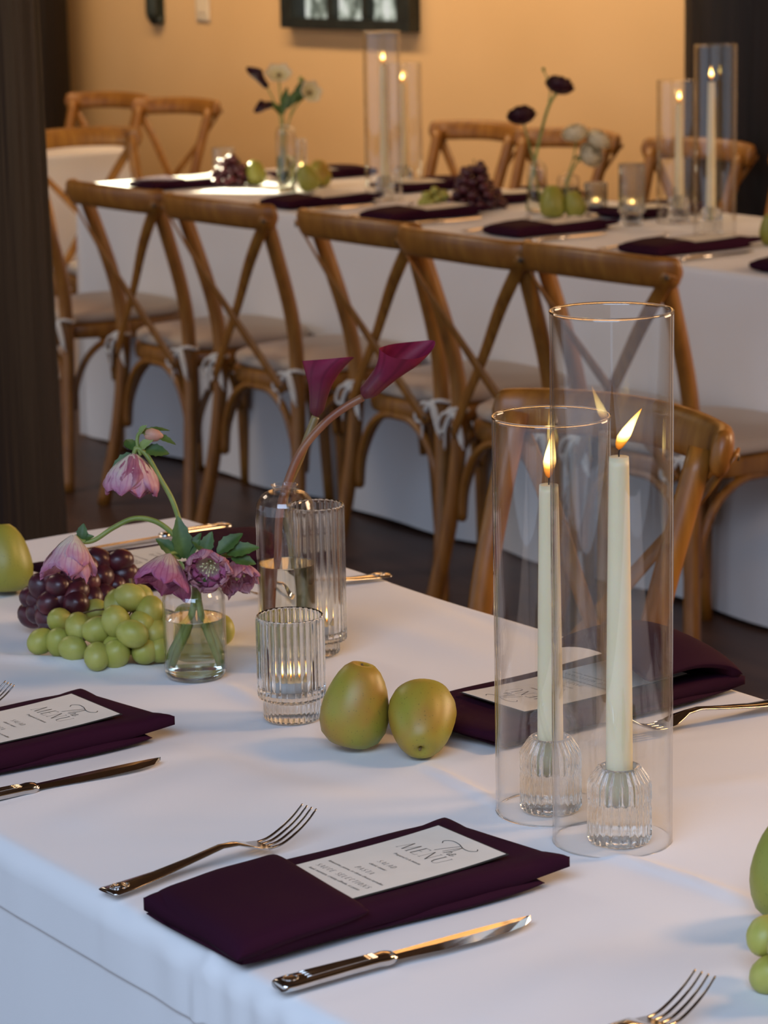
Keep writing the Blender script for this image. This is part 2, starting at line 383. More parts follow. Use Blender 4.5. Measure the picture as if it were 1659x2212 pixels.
for nm, b in (('sill', (-.05, .06, -hw - .03, hw + .03, -.030, .008)), ('head', (-.05, .06, -hw - .03, hw + .03, hh - .05, hh + .03)), ('jamb', (-.05, .06, -hw - .03, -hw + .05, .008, hh - .05)), ('jamb', (-.05, .06, hw - .05, hw + .03, .008, hh - .05))):
    mesh(nm, *box(*b), 'black_cord', win, smooth=False)
pw_ = (2 * hw - .10) / 3
for k in range(1, 3):
    y = -hw + .05 + pw_ * k; mesh('mullion', *box(-.03, .05, y - .018, y + .018, .008, hh - .05), 'black_cord', win, smooth=False)
for k in range(3):
    y = -hw + .05 + pw_ * k; mesh('pane', *box(.0, .012, y + .018, y + pw_ - .018, .008, hh - .05), 'pane', win, smooth=False)

# timber posts
def log_post(name, label, x, y, r, h=3.3, crack=True, mat='log'):
    n = 72; zs = 40; V = []; F = []
    for i in range(zs + 1):
        z = h * i / zs
        for j in range(n):
            th = 2 * pi * j / n; d = noise.noise(Vector((cos(th) * 1.6 + x, sin(th) * 1.6, z * .5))) * .012
            d += -.010 * max(0, 1 - abs(((th * 7 + .25 * sin(z * 2.1 + x)) % 1.9) - .9) * 9) * (.5 + .5 * sin(z * 1.3 + j * .3))
            rr = r * (1.0 - .012 * (z / h)) + d
            V.append((rr * cos(th), rr * sin(th), z))
    for i in range(zs):
        for j in range(n): F.append((i * n + j, i * n + (j + 1) % n, (i + 1) * n + (j + 1) % n, (i + 1) * n + j))
    o = mesh(name, V, F, mat, loc=(x, y, 0)); o['kind'] = 'structure'; o['label'] = label; o['category'] = 'post'; return o
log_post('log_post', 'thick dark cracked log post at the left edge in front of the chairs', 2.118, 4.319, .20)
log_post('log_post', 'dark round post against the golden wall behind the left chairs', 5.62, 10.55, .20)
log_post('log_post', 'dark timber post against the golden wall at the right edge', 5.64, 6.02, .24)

# wall fittings
t = thing('wall_sconce', 'dark metal wall ornament with a scalloped lower edge beside the switch plate', 'wall ornament', (WX - .002, 9.88, 1.09))
mesh('back_plate', *box(-.012, 0, -.045, .045, .03, .50), 'greymetal', t, smooth=False)
g = Geo()
for k in range(3): g.add(*[[(v[0] - .012, v[1] + (-.032 + .032 * k), v[2] + .03) for v in lathe([(.0, -.022), (.010, -.016), (.016, 0), (.016, .012)], 12)[0]], lathe([(.0, -.022), (.010, -.016), (.016, 0), (.016, .012)], 12)[1]])
g.out('scalloped_edge', 'greymetal', t)
V, F = lathe([(.030, .03), (.040, .06), (.038, .2), (.030, .36), (.02, .48)], 20); mesh('body', [(v[0] * .6 - .03, v[1], v[2]) for v in V], F, 'greymetal', t)
t = thing('light_switch', 'pale switch plate on the golden wall beside the dark ornament', 'switch', (WX - .001, 9.535, 1.118))
mesh('plate', *slab(.12, .10, .01, 10, 10, 8, lambda p, s: Vector((-p.z, p.y, p.x))), 'plate', t)
for dy in (-.018, .018): mesh('rocker', *box(-.014, -.006, dy - .011, dy + .011, .035, .085), 'plate', t, smooth=False)

# ------------------------------------------------------------------ tablecloths
def seg_d(p, a, b):
    ax, ay = a; bx, by = b; dx, dy = bx - ax, by - ay; l = dx * dx + dy * dy
    t = max(0, min(1, ((p[0] - ax) * dx + (p[1] - ay) * dy) / l)); return math.hypot(p[0] - ax - t * dx, p[1] - ay - t * dy), t
def tablecloth(name, label, x0, x1, y0, y1, step, ridges, fold_amp, seam=None, waves=.0011, drop=TZ - .008):
    r = .012; L = drop + .02
    def axis(lo, hi):
        a = [lo - d for d in (L, L * .82, L * .62, L * .45, L * .3, L * .2, L * .12, .09, .075, .069, .066, .064, .062, .059, .05, .04, .03, .02, .013, .008, .004)]
        n = max(2, int((hi - lo) / step)); a += [lo + (hi - lo) * i / n for i in range(n + 1)]
        a += [hi + d for d in (.004, .008, .013, .02, .03, .04, .05, .059, .062, .064, .066, .069, .075, .09, L * .12, L * .2, L * .3, L * .45, L * .62, L * .82, L)]; return a
    xs = axis(x0 + r, x1 - r); ys = axis(y0 + r, y1 - r)
    V = []; F = []
    for x in xs:
        for y in ys:
            cx = min(max(x, x0 + r), x1 - r); cy = min(max(y, y0 + r), y1 - r); dx, dy = x - cx, y - cy; d = math.hypot(dx, dy)
            h = waves * (noise.noise(Vector((cx * 3.1, cy * 3.1, 3))) + .6 * noise.noise(Vector((cx * 7, cy * 5, 9))))
            for (a, b, amp, w) in ridges:
                q, tt = seg_d((cx, cy), a, b)
                if q < w * 3: h += 2.0 * amp * math.exp(-(q / w) ** 2) * (sin(pi * (.08 + .84 * tt)) ** .5)
            if d < 1e-6: V.append((cx, cy, TZ + h)); continue
            ux, uy = dx / d, dy / d
            if d < r * pi / 2:
                an = d / r; V.append((cx + ux * r * sin(an), cy + uy * r * sin(an), TZ + h - r * (1 - cos(an)))); continue
            dn = min(d - r * pi / 2, drop - r); s = cx * 1.0 + cy * 1.0 + 3 * math.atan2(uy, ux)
            dep = dn / drop
            off = r + fold_amp * dep ** .8 * (sin(s * 9.0) * .5 + sin(s * 17.3 + 1.3) * .35 + noise.noise(Vector((s * 5, 0, dn))) * .5 + .35)
            if seam: off += (seam[1] if dn < seam[0] else seam[1] * .15 * math.exp(-(dn - seam[0]) / .02)) + .0035 * math.exp(-((cy - 1.70) / .007) ** 2) * min(1, dn / .02) + .0014 * math.exp(-(dn / .05) ** 2) * sin(s * 95 + 6 * sin(s * 13)) * (1 if sin(s * 11) > -.2 else .3)
            wob = .003 * sin(s * 6) * dep
            V.append((cx + ux * off, cy + uy * off, TZ - r - dn * (1 - .006 * abs(sin(s * 7))) + h * (1 - dep) + wob))
    ny = len(ys)
    for i in range(len(xs) - 1):
        for j in range(ny - 1): F.append((i * ny + j, (i + 1) * ny + j, (i + 1) * ny + j + 1, i * ny + j + 1))
    return tag(mesh(name, V, F, 'cloth'), label, 'tablecloth')
R = []
def ridge(p0, p1, amp, w): a = onz(*p0, TZ); b = onz(*p1, TZ); R.append(((a.x, a.y), (b.x, b.y), amp, w))
ridge((920, 1655), (1090, 1745), .0022, .006); ridge((1300, 1845), (1620, 1945), .0026, .008); ridge((1450, 1720), (1659, 1690), .002, .02)
ridge((200, 1770), (700, 1560), .0028, .035); ridge((0, 1760), (420, 1600), .0022, .03); ridge((820, 1560), (560, 1480), .002, .02)
ridge((0, 1420), (330, 1450), .003, .014); ridge((420, 1600), (800, 1700), -.002, .03); ridge((480, 1480), (560, 1520), .002, .01)
ridge((1250, 2050), (1659, 1960), -.0022, .04); ridge((1100, 2200), (1400, 2000), .002, .03); ridge((1659, 2060), (1480, 2150), .002, .025)
ridge((745, 1330), (1050, 1420), .0015, .03); ridge((860, 1260), (1200, 1400), -.0015, .02); ridge((430, 2075), (520, 2040), .0022, .008)
tablecloth('tablecloth', 'white linen cloth on the near table in the foreground', 1.02, 1.826, .2, 3.05, .0065, R, .010, (.046, .0030), .0030)
tablecloth('tablecloth', 'white floor-length cloth on the long table behind the row of chairs', 4.012, 4.812, 3.2, 7.24, .025, [], .022)
tablecloth('tablecloth', 'white cloth on the distant table behind the single end chair', 4.012, 4.812, 8.22, 10.4, .06, [], .022)

# ------------------------------------------------------------------ cross-back chairs
def make_chair():
    t = thing('cross_back_chair', '', 'chair')
    for s in (1, -1):
        g = Geo().add(*tube([(-.245, s * .218, 0), (-.212, s * .183, .22), (-.196, s * .166, .44), (-.212, s * .170, .60), (-.288, s * .184, .842)], .0178, 14, 8))
        g.out('rear_leg', 'wood', t)
        mesh('front_leg', *tube([(.195, s * .205, 0), (.178, s * .188, .43)], lambda q: .0135 + .004 * q, 14, 5), 'wood', t)
    # curved top rail behind the posts
    pts = [(-.280, .226, .838), (-.318, .186, .840), (-.346, .10, .844), (-.356, 0, .846), (-.346, -.10, .844), (-.318, -.186, .840), (-.280, -.226, .838)]
    mesh('top_rail', *tube(pts, .0315, 16, 8, flat=.46, upv=(-.25, 0, 1), sup=2.5, roundend=.06), 'wood', t)
    for s in (1, -1):
        nf = lambda q, s=s: Vector((-.55, s * .83, 0)).lerp(Vector((-1, 0, 0)), min(1, q * 1.6)).normalized()
        st = tube([(-.312, s * .224, .838), (-.298, s * .130, .731), (-.268 - .003 * s, s * .016, .602), (-.244, -s * .08, .492), (-.227, -s * .150, .412)], .0142, 8, 8, flat=.20, nrm=nf, sup=3.5)
        o = mesh('back_strap', *st, 'wood', t)
        sc = lathe([(0, 0), (.0055, .0005), (.005, .002), (.0, .0035)], 10)
        for p, d in (((-.3165, s * .220, .832), (-.55, s * .83, 0)), ((-.231, -s * .146, .425), (-1, 0, 0))):
            m = align(d, p); mesh('screw', [m @ Vector(v) for v in sc[0]], sc[1], 'darkscrew', o)
    # seat frame
    def outline(k, grow=0):
        th = 2 * pi * k / 48; c, s_ = cos(th), sin(th); e = 2 / 3.4
        x = math.copysign(abs(c) ** e, c); y = math.copysign(abs(s_) ** e, s_)
        return (x * (.208 + grow), y * (.192 + .018 * x + grow))
    def pad(z0, z1, grow, rnd):
        rows = [(z0, -rnd), (z0 + (z1 - z0) * .15, -rnd * .2), (z0 + (z1 - z0) * .5, 0), (z1 - (z1 - z0) * .2, -rnd * .25), (z1, -rnd)]
        V = []; F = []
        for z, gr in rows:
            for k in range(48): x, y = outline(k, grow + gr); V.append((x, y, z))
        for i in range(4):
            for k in range(48): F.append((i * 48 + k, i * 48 + (k + 1) % 48, (i + 1) * 48 + (k + 1) % 48, (i + 1) * 48 + k))
        F.append(tuple(reversed(range(48)))); 
        V.append((0, 0, z1 + rnd * .35)); c = len(V) - 1
        for k in range(48): F.append((4 * 48 + k, 4 * 48 + (k + 1) % 48, c))
        return V, F
    mesh('seat', *pad(.405, .444, .0, .004), 'wood', t)
    cu = mesh('seat_cushion', *pad(.446, .478, -.004, .014), 'cushion', t)
    # bent hoops under the seat
    def hoop(a, b, lift):
        a = Vector(a); b = Vector(b); d = b - a; u = Vector((0, 0, 1))
        pts = [a, a + d * .03 + u * lift * .38, a + d * .14 + u * lift * .76, a + d * .32 + u * lift * .97, a + d * .5 + u * lift, a + d * .68 + u * lift * .97, a + d * .86 + u * lift * .76, a + d * .97 + u * lift * .38, b]
        return tube(pts, .0095, 10, 4)
    mesh('arch_brace', *hoop((-.200, .158, .215), (-.200, -.158, .215), .190), 'wood', t)
    mesh('arch_brace', *hoop((.175, .170, .215), (.175, -.170, .215), .185), 'wood', t)
    for s in (1, -1): mesh('arch_brace', *hoop((-.186, s * .172, .215), (.163, s * .184, .215), .188), 'wood', t)
    # cotton ties round the rear posts
    for s in (1, -1):
        c = Vector((-.199, s * .168, .462)); g = Geo()
        ring = [c + Vector((.022 * cos(a), .022 * sin(a), .004 * sin(2 * a))) for a in [2 * pi * i / 12 for i in range(13)]]
        g.add(*tube(ring, .0046, 6, 2))
        k = c + Vector((-.020, -s * .012, -.004)); 
        def lp(d1, d2): return [k, k + Vector((-.008, d1 * .6, -.006)), k + Vector((-.008, d1, d2)), k + Vector((-.004, d1 * .75, d2 - .012)), k + Vector((-.006, d1 * .3, -.016)), k]
        g.add(*tube(lp(.050, -.036), .0040, 6, 3)); g.add(*tube(lp(-.042, -.052), .0040, 6, 3))
        g.add(*tube([k, k + Vector((-.006, .022, -.035)), k + Vector((-.004, .030, -.085))], .003, 6, 4)); g.add(*tube([k, k + Vector((-.008, -.020, -.03)), k + Vector((-.006, -.045, -.075))], .003, 6, 4))
        g.out('tie_bow', 'cord', cu)
    return t
chair = make_chair()
GN = 'cross-back chairs along the near side of the long table'; GF = 'cross-back chairs beyond the long table'
row = [(6.77, .03, 'honey wooden cross-back chair half hidden behind the log post'), (6.12, 0.0, 'honey wooden cross-back chair first clear of the log post'),
       (5.63, .02, 'honey wooden cross-back chair second clear of the log post'), (5.065, .0, 'honey wooden cross-back chair behind the two burgundy calla lilies'),
       (4.615, -.02, 'honey wooden cross-back chair second from the right in the near row'), (4.225, .03, 'honey wooden cross-back chair seen through the top of the tall foreground glass')]
xs_ = (3.805, 3.805, 3.80, 3.815, 3.775, 3.80)
for i, (y, rz, lab) in enumerate(row):
    if i == 0: chair.location = (xs_[i], y, 0); chair.rotation_euler = (0, 0, rz); chair['label'] = lab; chair['group'] = GN
    else: dup(chair, lab, (xs_[i], y, 0), rz, GN)
dup(chair, 'wooden chair pulled up at the near table, lit orange behind the candle glasses', (2.06, 2.80, 0), pi + .04, 'chairs at the near table')
far = [(9.04, 'distant wooden chair against the dark post, leftmost of the far row'), (8.54, 'distant wooden chair left of the far votive glass, facing the camera'),
       (6.785, 'wooden chair facing the camera behind the dark grapes on the long table'), (6.32, 'wooden chair facing the camera behind the dark ranunculus stems'),
       (5.74, 'wooden chair facing the camera behind the right pair of far candle glasses'), (5.18, 'wooden chair cut off by the right edge beyond the long table')]
for i, (y, lab) in enumerate(far): dup(chair, lab, (5.045, y + .235, 0), pi + (.22 if i < 2 else .06 if i % 2 else .02), GF)
dup(chair, 'wooden chair at the far end of the long table beside the log post', (4.345, 7.485, 0), -pi / 2 + .03, 'chairs at the table end')

# ------------------------------------------------------------------ glassware
def chimney(label, loc, h, d=.1, group=None, mat='thin'):
    r = d / 2; w = .0019
    prof = [(r, 0), (r, h * .33), (r, h * .66), (r, h - .002), (r - w * .3, h - .0004), (r - w * .7, h - .0004), (r - w, h - .002), (r - w, h * .66), (r - w, h * .33), (r - w, 0), (r, 0)]
    V, F = lathe(sup(prof), 96); F = F[:-2]
    t = thing('glass_chimney', label, 'glass cylinder', loc, 0, group)
    mesh('glass_wall', V, F, mat, t)
    rim = [(r - w / 2 + .0013 * cos(a), h + .0010 * sin(a)) for a in [2 * pi * i / 8 for i in range(9)]]
    V, F = lathe(rim, 96); mesh('rim', V, F[:-2], 'glass', t)
    V, F = lathe([(a, b - h + .0012) for a, b in rim], 96); mesh('base_rim', V, F[:-2], 'glass', t)
    return t
def candle_holder(label, loc, group=None, n=24 * 8):
    prof = [(0, 0), (.020, 0), (.0255, .0015, 1), (.027, .005, 1), (.027, .030, 1), (.0262, .0345, .7), (.0270, .038, 1), (.027, .050, 1), (.0255, .0545, .8), (.0185, .0645, .6), (.0165, .0655), (.0140, .0650), (.0128, .062), (.0122, .040), (.0115, .0345), (0, .0340)]
    return tag(mesh('candle_holder', *lathe(sup(prof), n, (24, .0026)), 'glass', loc=loc), label, 'candle holder', group)
def flame_geo(h, w, lean):
    V, F = lathe([(0, 0), (w * .50, h * .06), (w * .80, h * .16), (w, h * .34), (w * .82, h * .52), (w * .48, h * .74), (w * .18, h * .92), (0, h)], 16)
    return [(x + lean * (z / h) ** 1.4 * h * _r0.x, y + lean * (z / h) ** 1.4 * h * _r0.y, z) for x, y, z in V], F, [(0, z / h) for x, y, z in V]
def taper_candle(label, loc, z0, h, lean, fh=.030, light=1.2, group=None):
    """loc on the table, candle body from z0 to z0+h"""
    t = thing('taper_candle', label, 'candle', (loc[0], loc[1], z0), 0, group)
    prof = [(0, 0), (.0105, .0), (.0112, .012), (.0108, h * .3), (.0098, h * .6), (.0083, h * .97), (.0080, h - .001), (.0062, h - .0028), (.002, h - .0015), (0, h - .001)]
    mesh('wax_body', *lathe(prof, 28), 'wax', t)
    mesh('wick', *tube([(0, 0, h - .003), (.0004, 0, h + .004), (_r0.x * .002 * lean * 3, _r0.y * .002 * lean * 3, h + .010)], .0007, 6, 3), 'wick', t)
    V, F, A = flame_geo(fh, .0056, lean); mesh('flame', [(x, y, z + h + .0045) for x, y, z in V], F, 'flame', t, attr=A)
    return t
GC = 'glass cylinders over the near candles'
cT = onz(1323, 1816, TZ); cS = onz(1196, 1750, TZ); hT = onz(1338, 1821, TZ); hS = onz(1190, 1752, TZ)
chimney('tallest clear glass cylinder round the right foreground candle', cT, .446)
chimney('shorter clear glass cylinder round the left foreground candle', cS, .346)
ztop = TZ + .002
hT.z = ztop; hS.z = ztop; cT.z = ztop
candle_holder('fluted glass candle holder inside the tallest foreground cylinder', hT)
candle_holder('fluted glass candle holder inside the shorter foreground cylinder', hS)
taper_candle('ivory taper candle with leaning flame inside the tallest foreground cylinder', hT, TZ + .037, .292, .55, .034)
taper_candle('shorter ivory taper candle inside the shorter foreground cylinder', hS, TZ + .037, .252, .10, .042)

def fluted_glass(name, label, cat, loc, d, h, foot_d, foot_h, fl, group=None, tealight=True, n=None, light=.25):
    r = d / 2; rf = foot_d / 2; w = .0035
    prof = [(0, 0), (rf * .8, 0), (rf - .001, .001, 1), (rf, .003, 1), (rf, foot_h - .001, 1), (rf + .0005, foot_h, 1), (r - .001, foot_h + .0015, 1), (r, foot_h + .004, 1), (r, h * .45, 1), (r, h * .75, 1), (r, h - .004, 1), (r - .0006, h - .001, .6), (r - w * .5, h), (r - w, h - .001), (r - w, h * .7), (r - w, foot_h + .012), (r - w - .003, foot_h + .006), (rf * .5, foot_h + .004), (0, foot_h + .004)]
    t = thing(name, label, cat, loc, 0, group)
    mesh('glass_body', *lathe(sup(prof), n or fl * 8, (fl, .0017)), 'glass', t)
    if tealight:
        zb = foot_h + .0045; q = thing('tea_light', TLL.pop(0), 'tea light', (loc[0], loc[1], loc[2] + zb))
        k = min(.019, r - w - .006)
        mesh('tin_cup', *lathe([(0, 0), (k, 0), (k, .014), (k - .0006, .014), (k - .0006, .011), (0, .011)], 24), 'foil', q)
        mesh('wax_pool', *lathe([(0, .0112), (k - .0008, .0112), (k - .0015, .0122), (0, .0118)], 20), 'wax', q)
        mesh('wick', *tube([(0, 0, .011), (.0003, 0, .018)], .0007, 6, 2), 'wick', q)
        V, F, A = flame_geo(.018, .0040, .05); mesh('flame', [(x, y, z + .014) for x, y, z in V], F, 'flame', q, attr=A)
    return t
TLL = ['lit tea light inside the squat fluted votive left of the pears', 'lit tea light low inside the slender fluted glass behind the calla vase', 'lit tea light in the squat far votive right of the far pears',
       'lit tea light in the tall far fluted glass beside the far cylinders', 'lit tea light in the slim glass behind the far pears at left', 'tea light in the far votive behind the left dark grapes']
vot = onz(632, 1556, TZ); tfl = onz(690, 1415, TZ); bot = onz(625, 1440, TZ); vas = onz(424, 1464, TZ)
for v_ in (vot, tfl, bot, vas): v_.z = TZ + .0025
fluted_glass('votive_glass', 'squat ribbed glass votive on the white cloth left of the two pears', 'votive', vot, .0665, .103, .056, .021, 32)
fluted_glass('ribbed_glass', 'slender ribbed glass standing behind the calla lily vase', 'glass', tfl, .060, .160, .044, .014, 26)

def bottle_vase(label, loc, d, h, shoulder, neck, level, group=None, nseg=48, mat='thin'):
    r = d / 2; w = .0016
    def prof(o):
        pts = [(r * .9 - o, 0 + o)]
        pts += [(r - o, .006 + o * .5), (r - o, h - shoulder - .006)]
        for k in range(1, 8):
            a = k / 7 * pi / 2; pts.append((neck + (r - neck) * cos(a) ** .9 - o * (1 - k / 9), h - .006 - shoulder + shoulder * sin(a) - o * sin(a)))
        pts.append((neck - o * .2, h - .003)); pts.append((neck + .0022 - o, h)); return pts
    out = prof(0); inn = prof(w)
    P = [(0, 0)] + out + [(neck + .0006, h + .0006)] + list(reversed(inn)) + [(0, .004)]
    t = thing('bud_vase', label, 'vase', loc, 0, group)
    mesh('glass_body', *lathe(sup(P), nseg), mat, t)
    ri = r - w - .0002 if mat == 'thin' else r - w + .0005
    wp = [(0, .0042), (ri * .9, .0042), (ri, .008), (ri, level - .001), (ri + .0001, level), (ri - .001, level - .0006), (0, level - .0006)]
    mesh('water', *lathe(sup(wp), nseg), 'water', t)
    if mat == 'thin': mesh('thick_base', *lathe([(0, .0004), (r * .88, .0004), (r * .97, .005), (r * .9, .0038), (0, .0035)], nseg), 'glass', t)
    return t
bottle_vase('tall dome-shouldered clear vase holding two burgundy calla lilies', bot, .061, .190, .022, .012, .108, None, 64)
bottle_vase('short dome-shouldered clear vase holding pink hellebores beside the green grapes', vas, .064, .104, .018, .0115, .062, None, 64)

# ------------------------------------------------------------------ flowers
def petal(geo, m, L, R0, phi, dphi, curl=0.0, jag=0.0, nu=9, nv=9, seed=0, flare=1.0, close=0.0, ruf=0.0):
    V = []; F = []; A = []
    for j in range(nv + 1):
        v = j / nv
        prof = (sin(pi * min(1, .14 + .66 * v)) ** .6) * math.sqrt(max(.02, 1 - .97 * (max(0, v - .72) / .28) ** 2))
        rad = R0 * (.16 + .84 * sin(min(1.0, v * 1.15) * pi / 2) ** .9) * (1 + curl * max(0, v - .6)) * (1 - close * v * v)
        for i in range(nu + 1):
            u = -1 + 2 * i / nu
            ph = phi + u * dphi * prof
            jg = jag * noise.noise(Vector((u * 3 + seed, v * 3, seed * 1.7)))
            rr = rad * (1 + .16 * (1 - u * u) * v) + jg * R0 * .6 + ruf * R0 * v ** 3 * sin(u * 7 + seed * 2)
            z = L * (v - .10 * u * u * v * flare) + jg * L * .3
            V.append(m @ Vector((rr * cos(ph), rr * sin(ph), z))); A.append((i / nu, v))
    n = nu + 1
    for j in range(nv):
        for i in range(nu): F.append((j * n + i, j * n + i + 1, (j + 1) * n + i + 1, (j + 1) * n + i))
    geo.add(V, F, A)
def leaf(parent, p, d, up, L, Wd, mat='leaf', fold=.25, bend=.3, serr=.08, name='leaf'):
    d = Vector(d).normalized(); up = Vector(up); s = d.cross(up).normalized(); n = s.cross(d).normalized(); p = Vector(p); V = []; F = []
    nv, nu = 14, 6
    for j in range(nv + 1):
        v = j / nv; w = Wd * sin(pi * min(1, v * .96 + .03)) ** .8 * (1 - .25 * v) * (1 + serr * (1 if j % 3 == 1 else -1))
        c = p + d * (L * v) - n * (bend * L * v * v)
        for i in range(nu + 1):
            u = -1 + 2 * i / nu; V.append(c + s * (u * w / 2) + n * (fold * abs(u) * w / 2))
    k = nu + 1
    for j in range(nv):
        for i in range(nu): F.append((j * k + i, j * k + i + 1, (j + 1) * k + i + 1, (j + 1) * k + i))
    return mesh(name, V, F, mat, parent)
VD = (vas - CAM).dot(FWD)
def hellebore(label, stem_px, mouth_dir, L, R0, mat, npet=6, leaves=(), depth=0.0, inner=None, stem_r=.0028, curl=.1, close=0, stamens=True, bud=None, dphi=.75):
    """stem_px: pixels from vase to flower base, the last is where the petals start"""
    k = len(stem_px) - 1
    pts = [at(x, y, VD + depth * (i / k)) for i, (x, y) in enumerate(stem_px)]
    base = pts[0].copy()
    t = thing('hellebore_flower', label, 'flower', base, 0, 'hellebores in the short vase')
    pts = [p - base for p in pts]
    mesh('stem', *tube(pts, lambda q: stem_r * (1.15 - .3 * q), 8, 6), 'stem', t)
    e = pts[-1]; md = EX * mouth_dir[0] + EU * mouth_dir[1] - FWD * mouth_dir[2]; m = align(md.normalized(), e)
    for lay, (sc, n_) in enumerate(((1.0, npet), (.84, npet - 1), (.66, npet - 2))):
        for q in range(n_):
            g = Geo(); rv = random.Random(q * 17 + lay * 5 + len(label)); petal(g, m, L * sc * rv.uniform(.84, 1.10), R0 * sc * rv.uniform(.86, 1.08), 2 * pi * (q + .5 * lay + rv.uniform(-.15, .15)) / n_, dphi, curl + rv.uniform(-.1, .2), .30, 11, 11, seed=q * 3.1 + lay * 7 + len(label), close=close + rv.uniform(-.06, .06), ruf=.07)
            g.out('petal', (inner if lay and inner else mat), t)
    if stamens:
        g = Geo()
        for q in range(18):
            a = q * 2.4; rr = R0 * .28 * math.sqrt((q + 1) / 18)
            g.add(*tube([m @ Vector((rr * .4 * cos(a), rr * .4 * sin(a), L * .1)), m @ Vector((rr * 1.3 * cos(a), rr * 1.3 * sin(a), L * (.55 + .1 * sin(q))))], lambda q_: .0004 + .0007 * (q_ > .8), 5, 4))
        g.out('stamens', 'stamen', t)
    for (px, py, dx, dy, dz, ll, ww, mt) in leaves:
        p = at(px, py, VD + depth * .8 + .004 * dz) - base
        leaf(t, p, EX * dx + EU * dy - FWD * dz, -FWD + EU * .6, ll, ww, mt)
    return t
PXM = FPX / VD  # pixels per metre at the vase
def mm(px): return px / PXM
# stem foot inside the water, neck at (424,1268)
hellebore('drooping pink double hellebore at the top of its arching stem', [(474, 1440), (440, 1345), (423, 1262), (408, 1190), (392, 1140), (372, 1080), (345, 1032), (318, 985), (296, 968), (289, 982)], (-.06, -1, .10), mm(92), mm(60), 'petal_pale', 8,
          [(300, 985, -.8, -.35, .3, mm(70), mm(46), 'leaf'), (312, 972, .9, .0, .1, mm(52), mm(36), 'leaf'), (288, 972, -.3, .5, -.4, mm(45), mm(30), 'leaf'), (300, 970, .5, .45, .5, mm(40), mm(26), 'sepal')], inner='petal_plum', close=.22, curl=.0, dphi=.85)
# unopened bud above it
bt = thing('hellebore_bud', 'small pinkish hellebore bud with green leaves topping the arching stem', 'flower bud', at(304, 984, VD), 0, 'hellebores in the short vase'); b0 = at(304, 984, VD)
mesh('stem', *tube([at(x, y, VD) - b0 for x, y in ((304, 984), (297, 962), (298, 940), (310, 930))], .0019, 8, 5), 'stem', bt)
V, F = lathe([(0, 0), (mm(11), mm(6)), (mm(15), mm(18)), (mm(12), mm(32)), (mm(4), mm(42)), (0, mm(44))], 14); m_ = align(EX + EU * -.1 - FWD * .1, at(310, 938, VD) - b0)
MAT['peach_bud'] = mottled('peach_bud', [(.3, (.48, .22, .16)), (.7, (.60, .36, .24))], 80, .55); mesh('bud', [m_ @ Vector(v) for v in V], F, 'peach_bud', bt)
for a in ((302, 934, .9, .1, .3, 48, 26, 'sepal'), (312, 930, 1, .22, -.2, 56, 16, 'leaf'), (330, 940, 1, -.2, .2, 52, 22, 'leaf'), (300, 940, .3, .6, .5, 30, 24, 'sepal')):
    leaf(bt, at(a[0], a[1], VD) - b0, EX * a[2] + EU * a[3] - FWD * a[4], -FWD + EU, mm(a[5]), mm(a[6]), a[7])
hellebore('pale pink hellebore hanging left over the red grapes', [(374, 1440), (408, 1345), (421, 1264), (402, 1190), (372, 1152), (335, 1126), (290, 1120), (245, 1140), (205, 1166), (178, 1170), (160, 1158)], (-.16, -1, .15), mm(90), mm(53), 'petal_pale', 6,
          [(172, 1172, -.9, -.5, .5, mm(58), mm(46), 'leaf'), (176, 1166, .1, 1, .2, mm(34), mm(28), 'leaf'), (172, 1172, -.3, -1, .7, mm(40), mm(30), 'leaf'), (168, 1168, .9, .4, .4, mm(36), mm(24), 'leaf')], depth=-.02, curl=.15, dphi=.85)
hellebore('magenta hellebore hanging just left of the short vase neck', [(384, 1436), (412, 1345), (424, 1262), (418, 1218), (402, 1196), (378, 1194), (366, 1198)], (-.24, -1, .25), mm(80), mm(54), 'petal_pink', 6,
          [(400, 1206, -.15, 1, .3, mm(88), mm(48), 'leaf'), (392, 1206, -.75, .75, .4, mm(66), mm(40), 'leaf'), (404, 1206, .45, 1, .2, mm(60), mm(30), 'leaf'), (378, 1214, .6, -.3, .6, mm(30), mm(20), 'sepal')], depth=-.03, curl=.2, dphi=.8)
hellebore('open pink hellebore facing the camera above the short vase', [(464, 1436), (436, 1345), (426, 1262), (430, 1230), (444, 1200), (455, 1196), (455, 1214)], (-.12, -.62, .9), mm(44), mm(56), 'petal_plum', 7,
          [(440, 1200, .2, .7, .2, mm(52), mm(36), 'leaf'), (470, 1195, .6, .6, .1, mm(66), mm(40), 'leaf'), (490, 1196, 1, .35, .3, mm(68), mm(40), 'leaf'), (450, 1190, -.5, .4, .2, mm(40), mm(30), 'leaf'), (500, 1205, 1, -.1, .3, mm(52), mm(34), 'leaf'), (430, 1256, .3, .2, .8, mm(30), mm(24), 'leaf')], depth=-.03, inner='petal_pink', close=.30, curl=0)
hellebore('dusky plum hellebore rightmost in the short vase', [(470, 1425), (440, 1345), (428, 1264), (448, 1228), (478, 1204), (503, 1200), (508, 1212)], (.28, -1, .5), mm(64), mm(43), 'petal_plum', 6, [], depth=-.01, inner='petal_pale', close=.12)

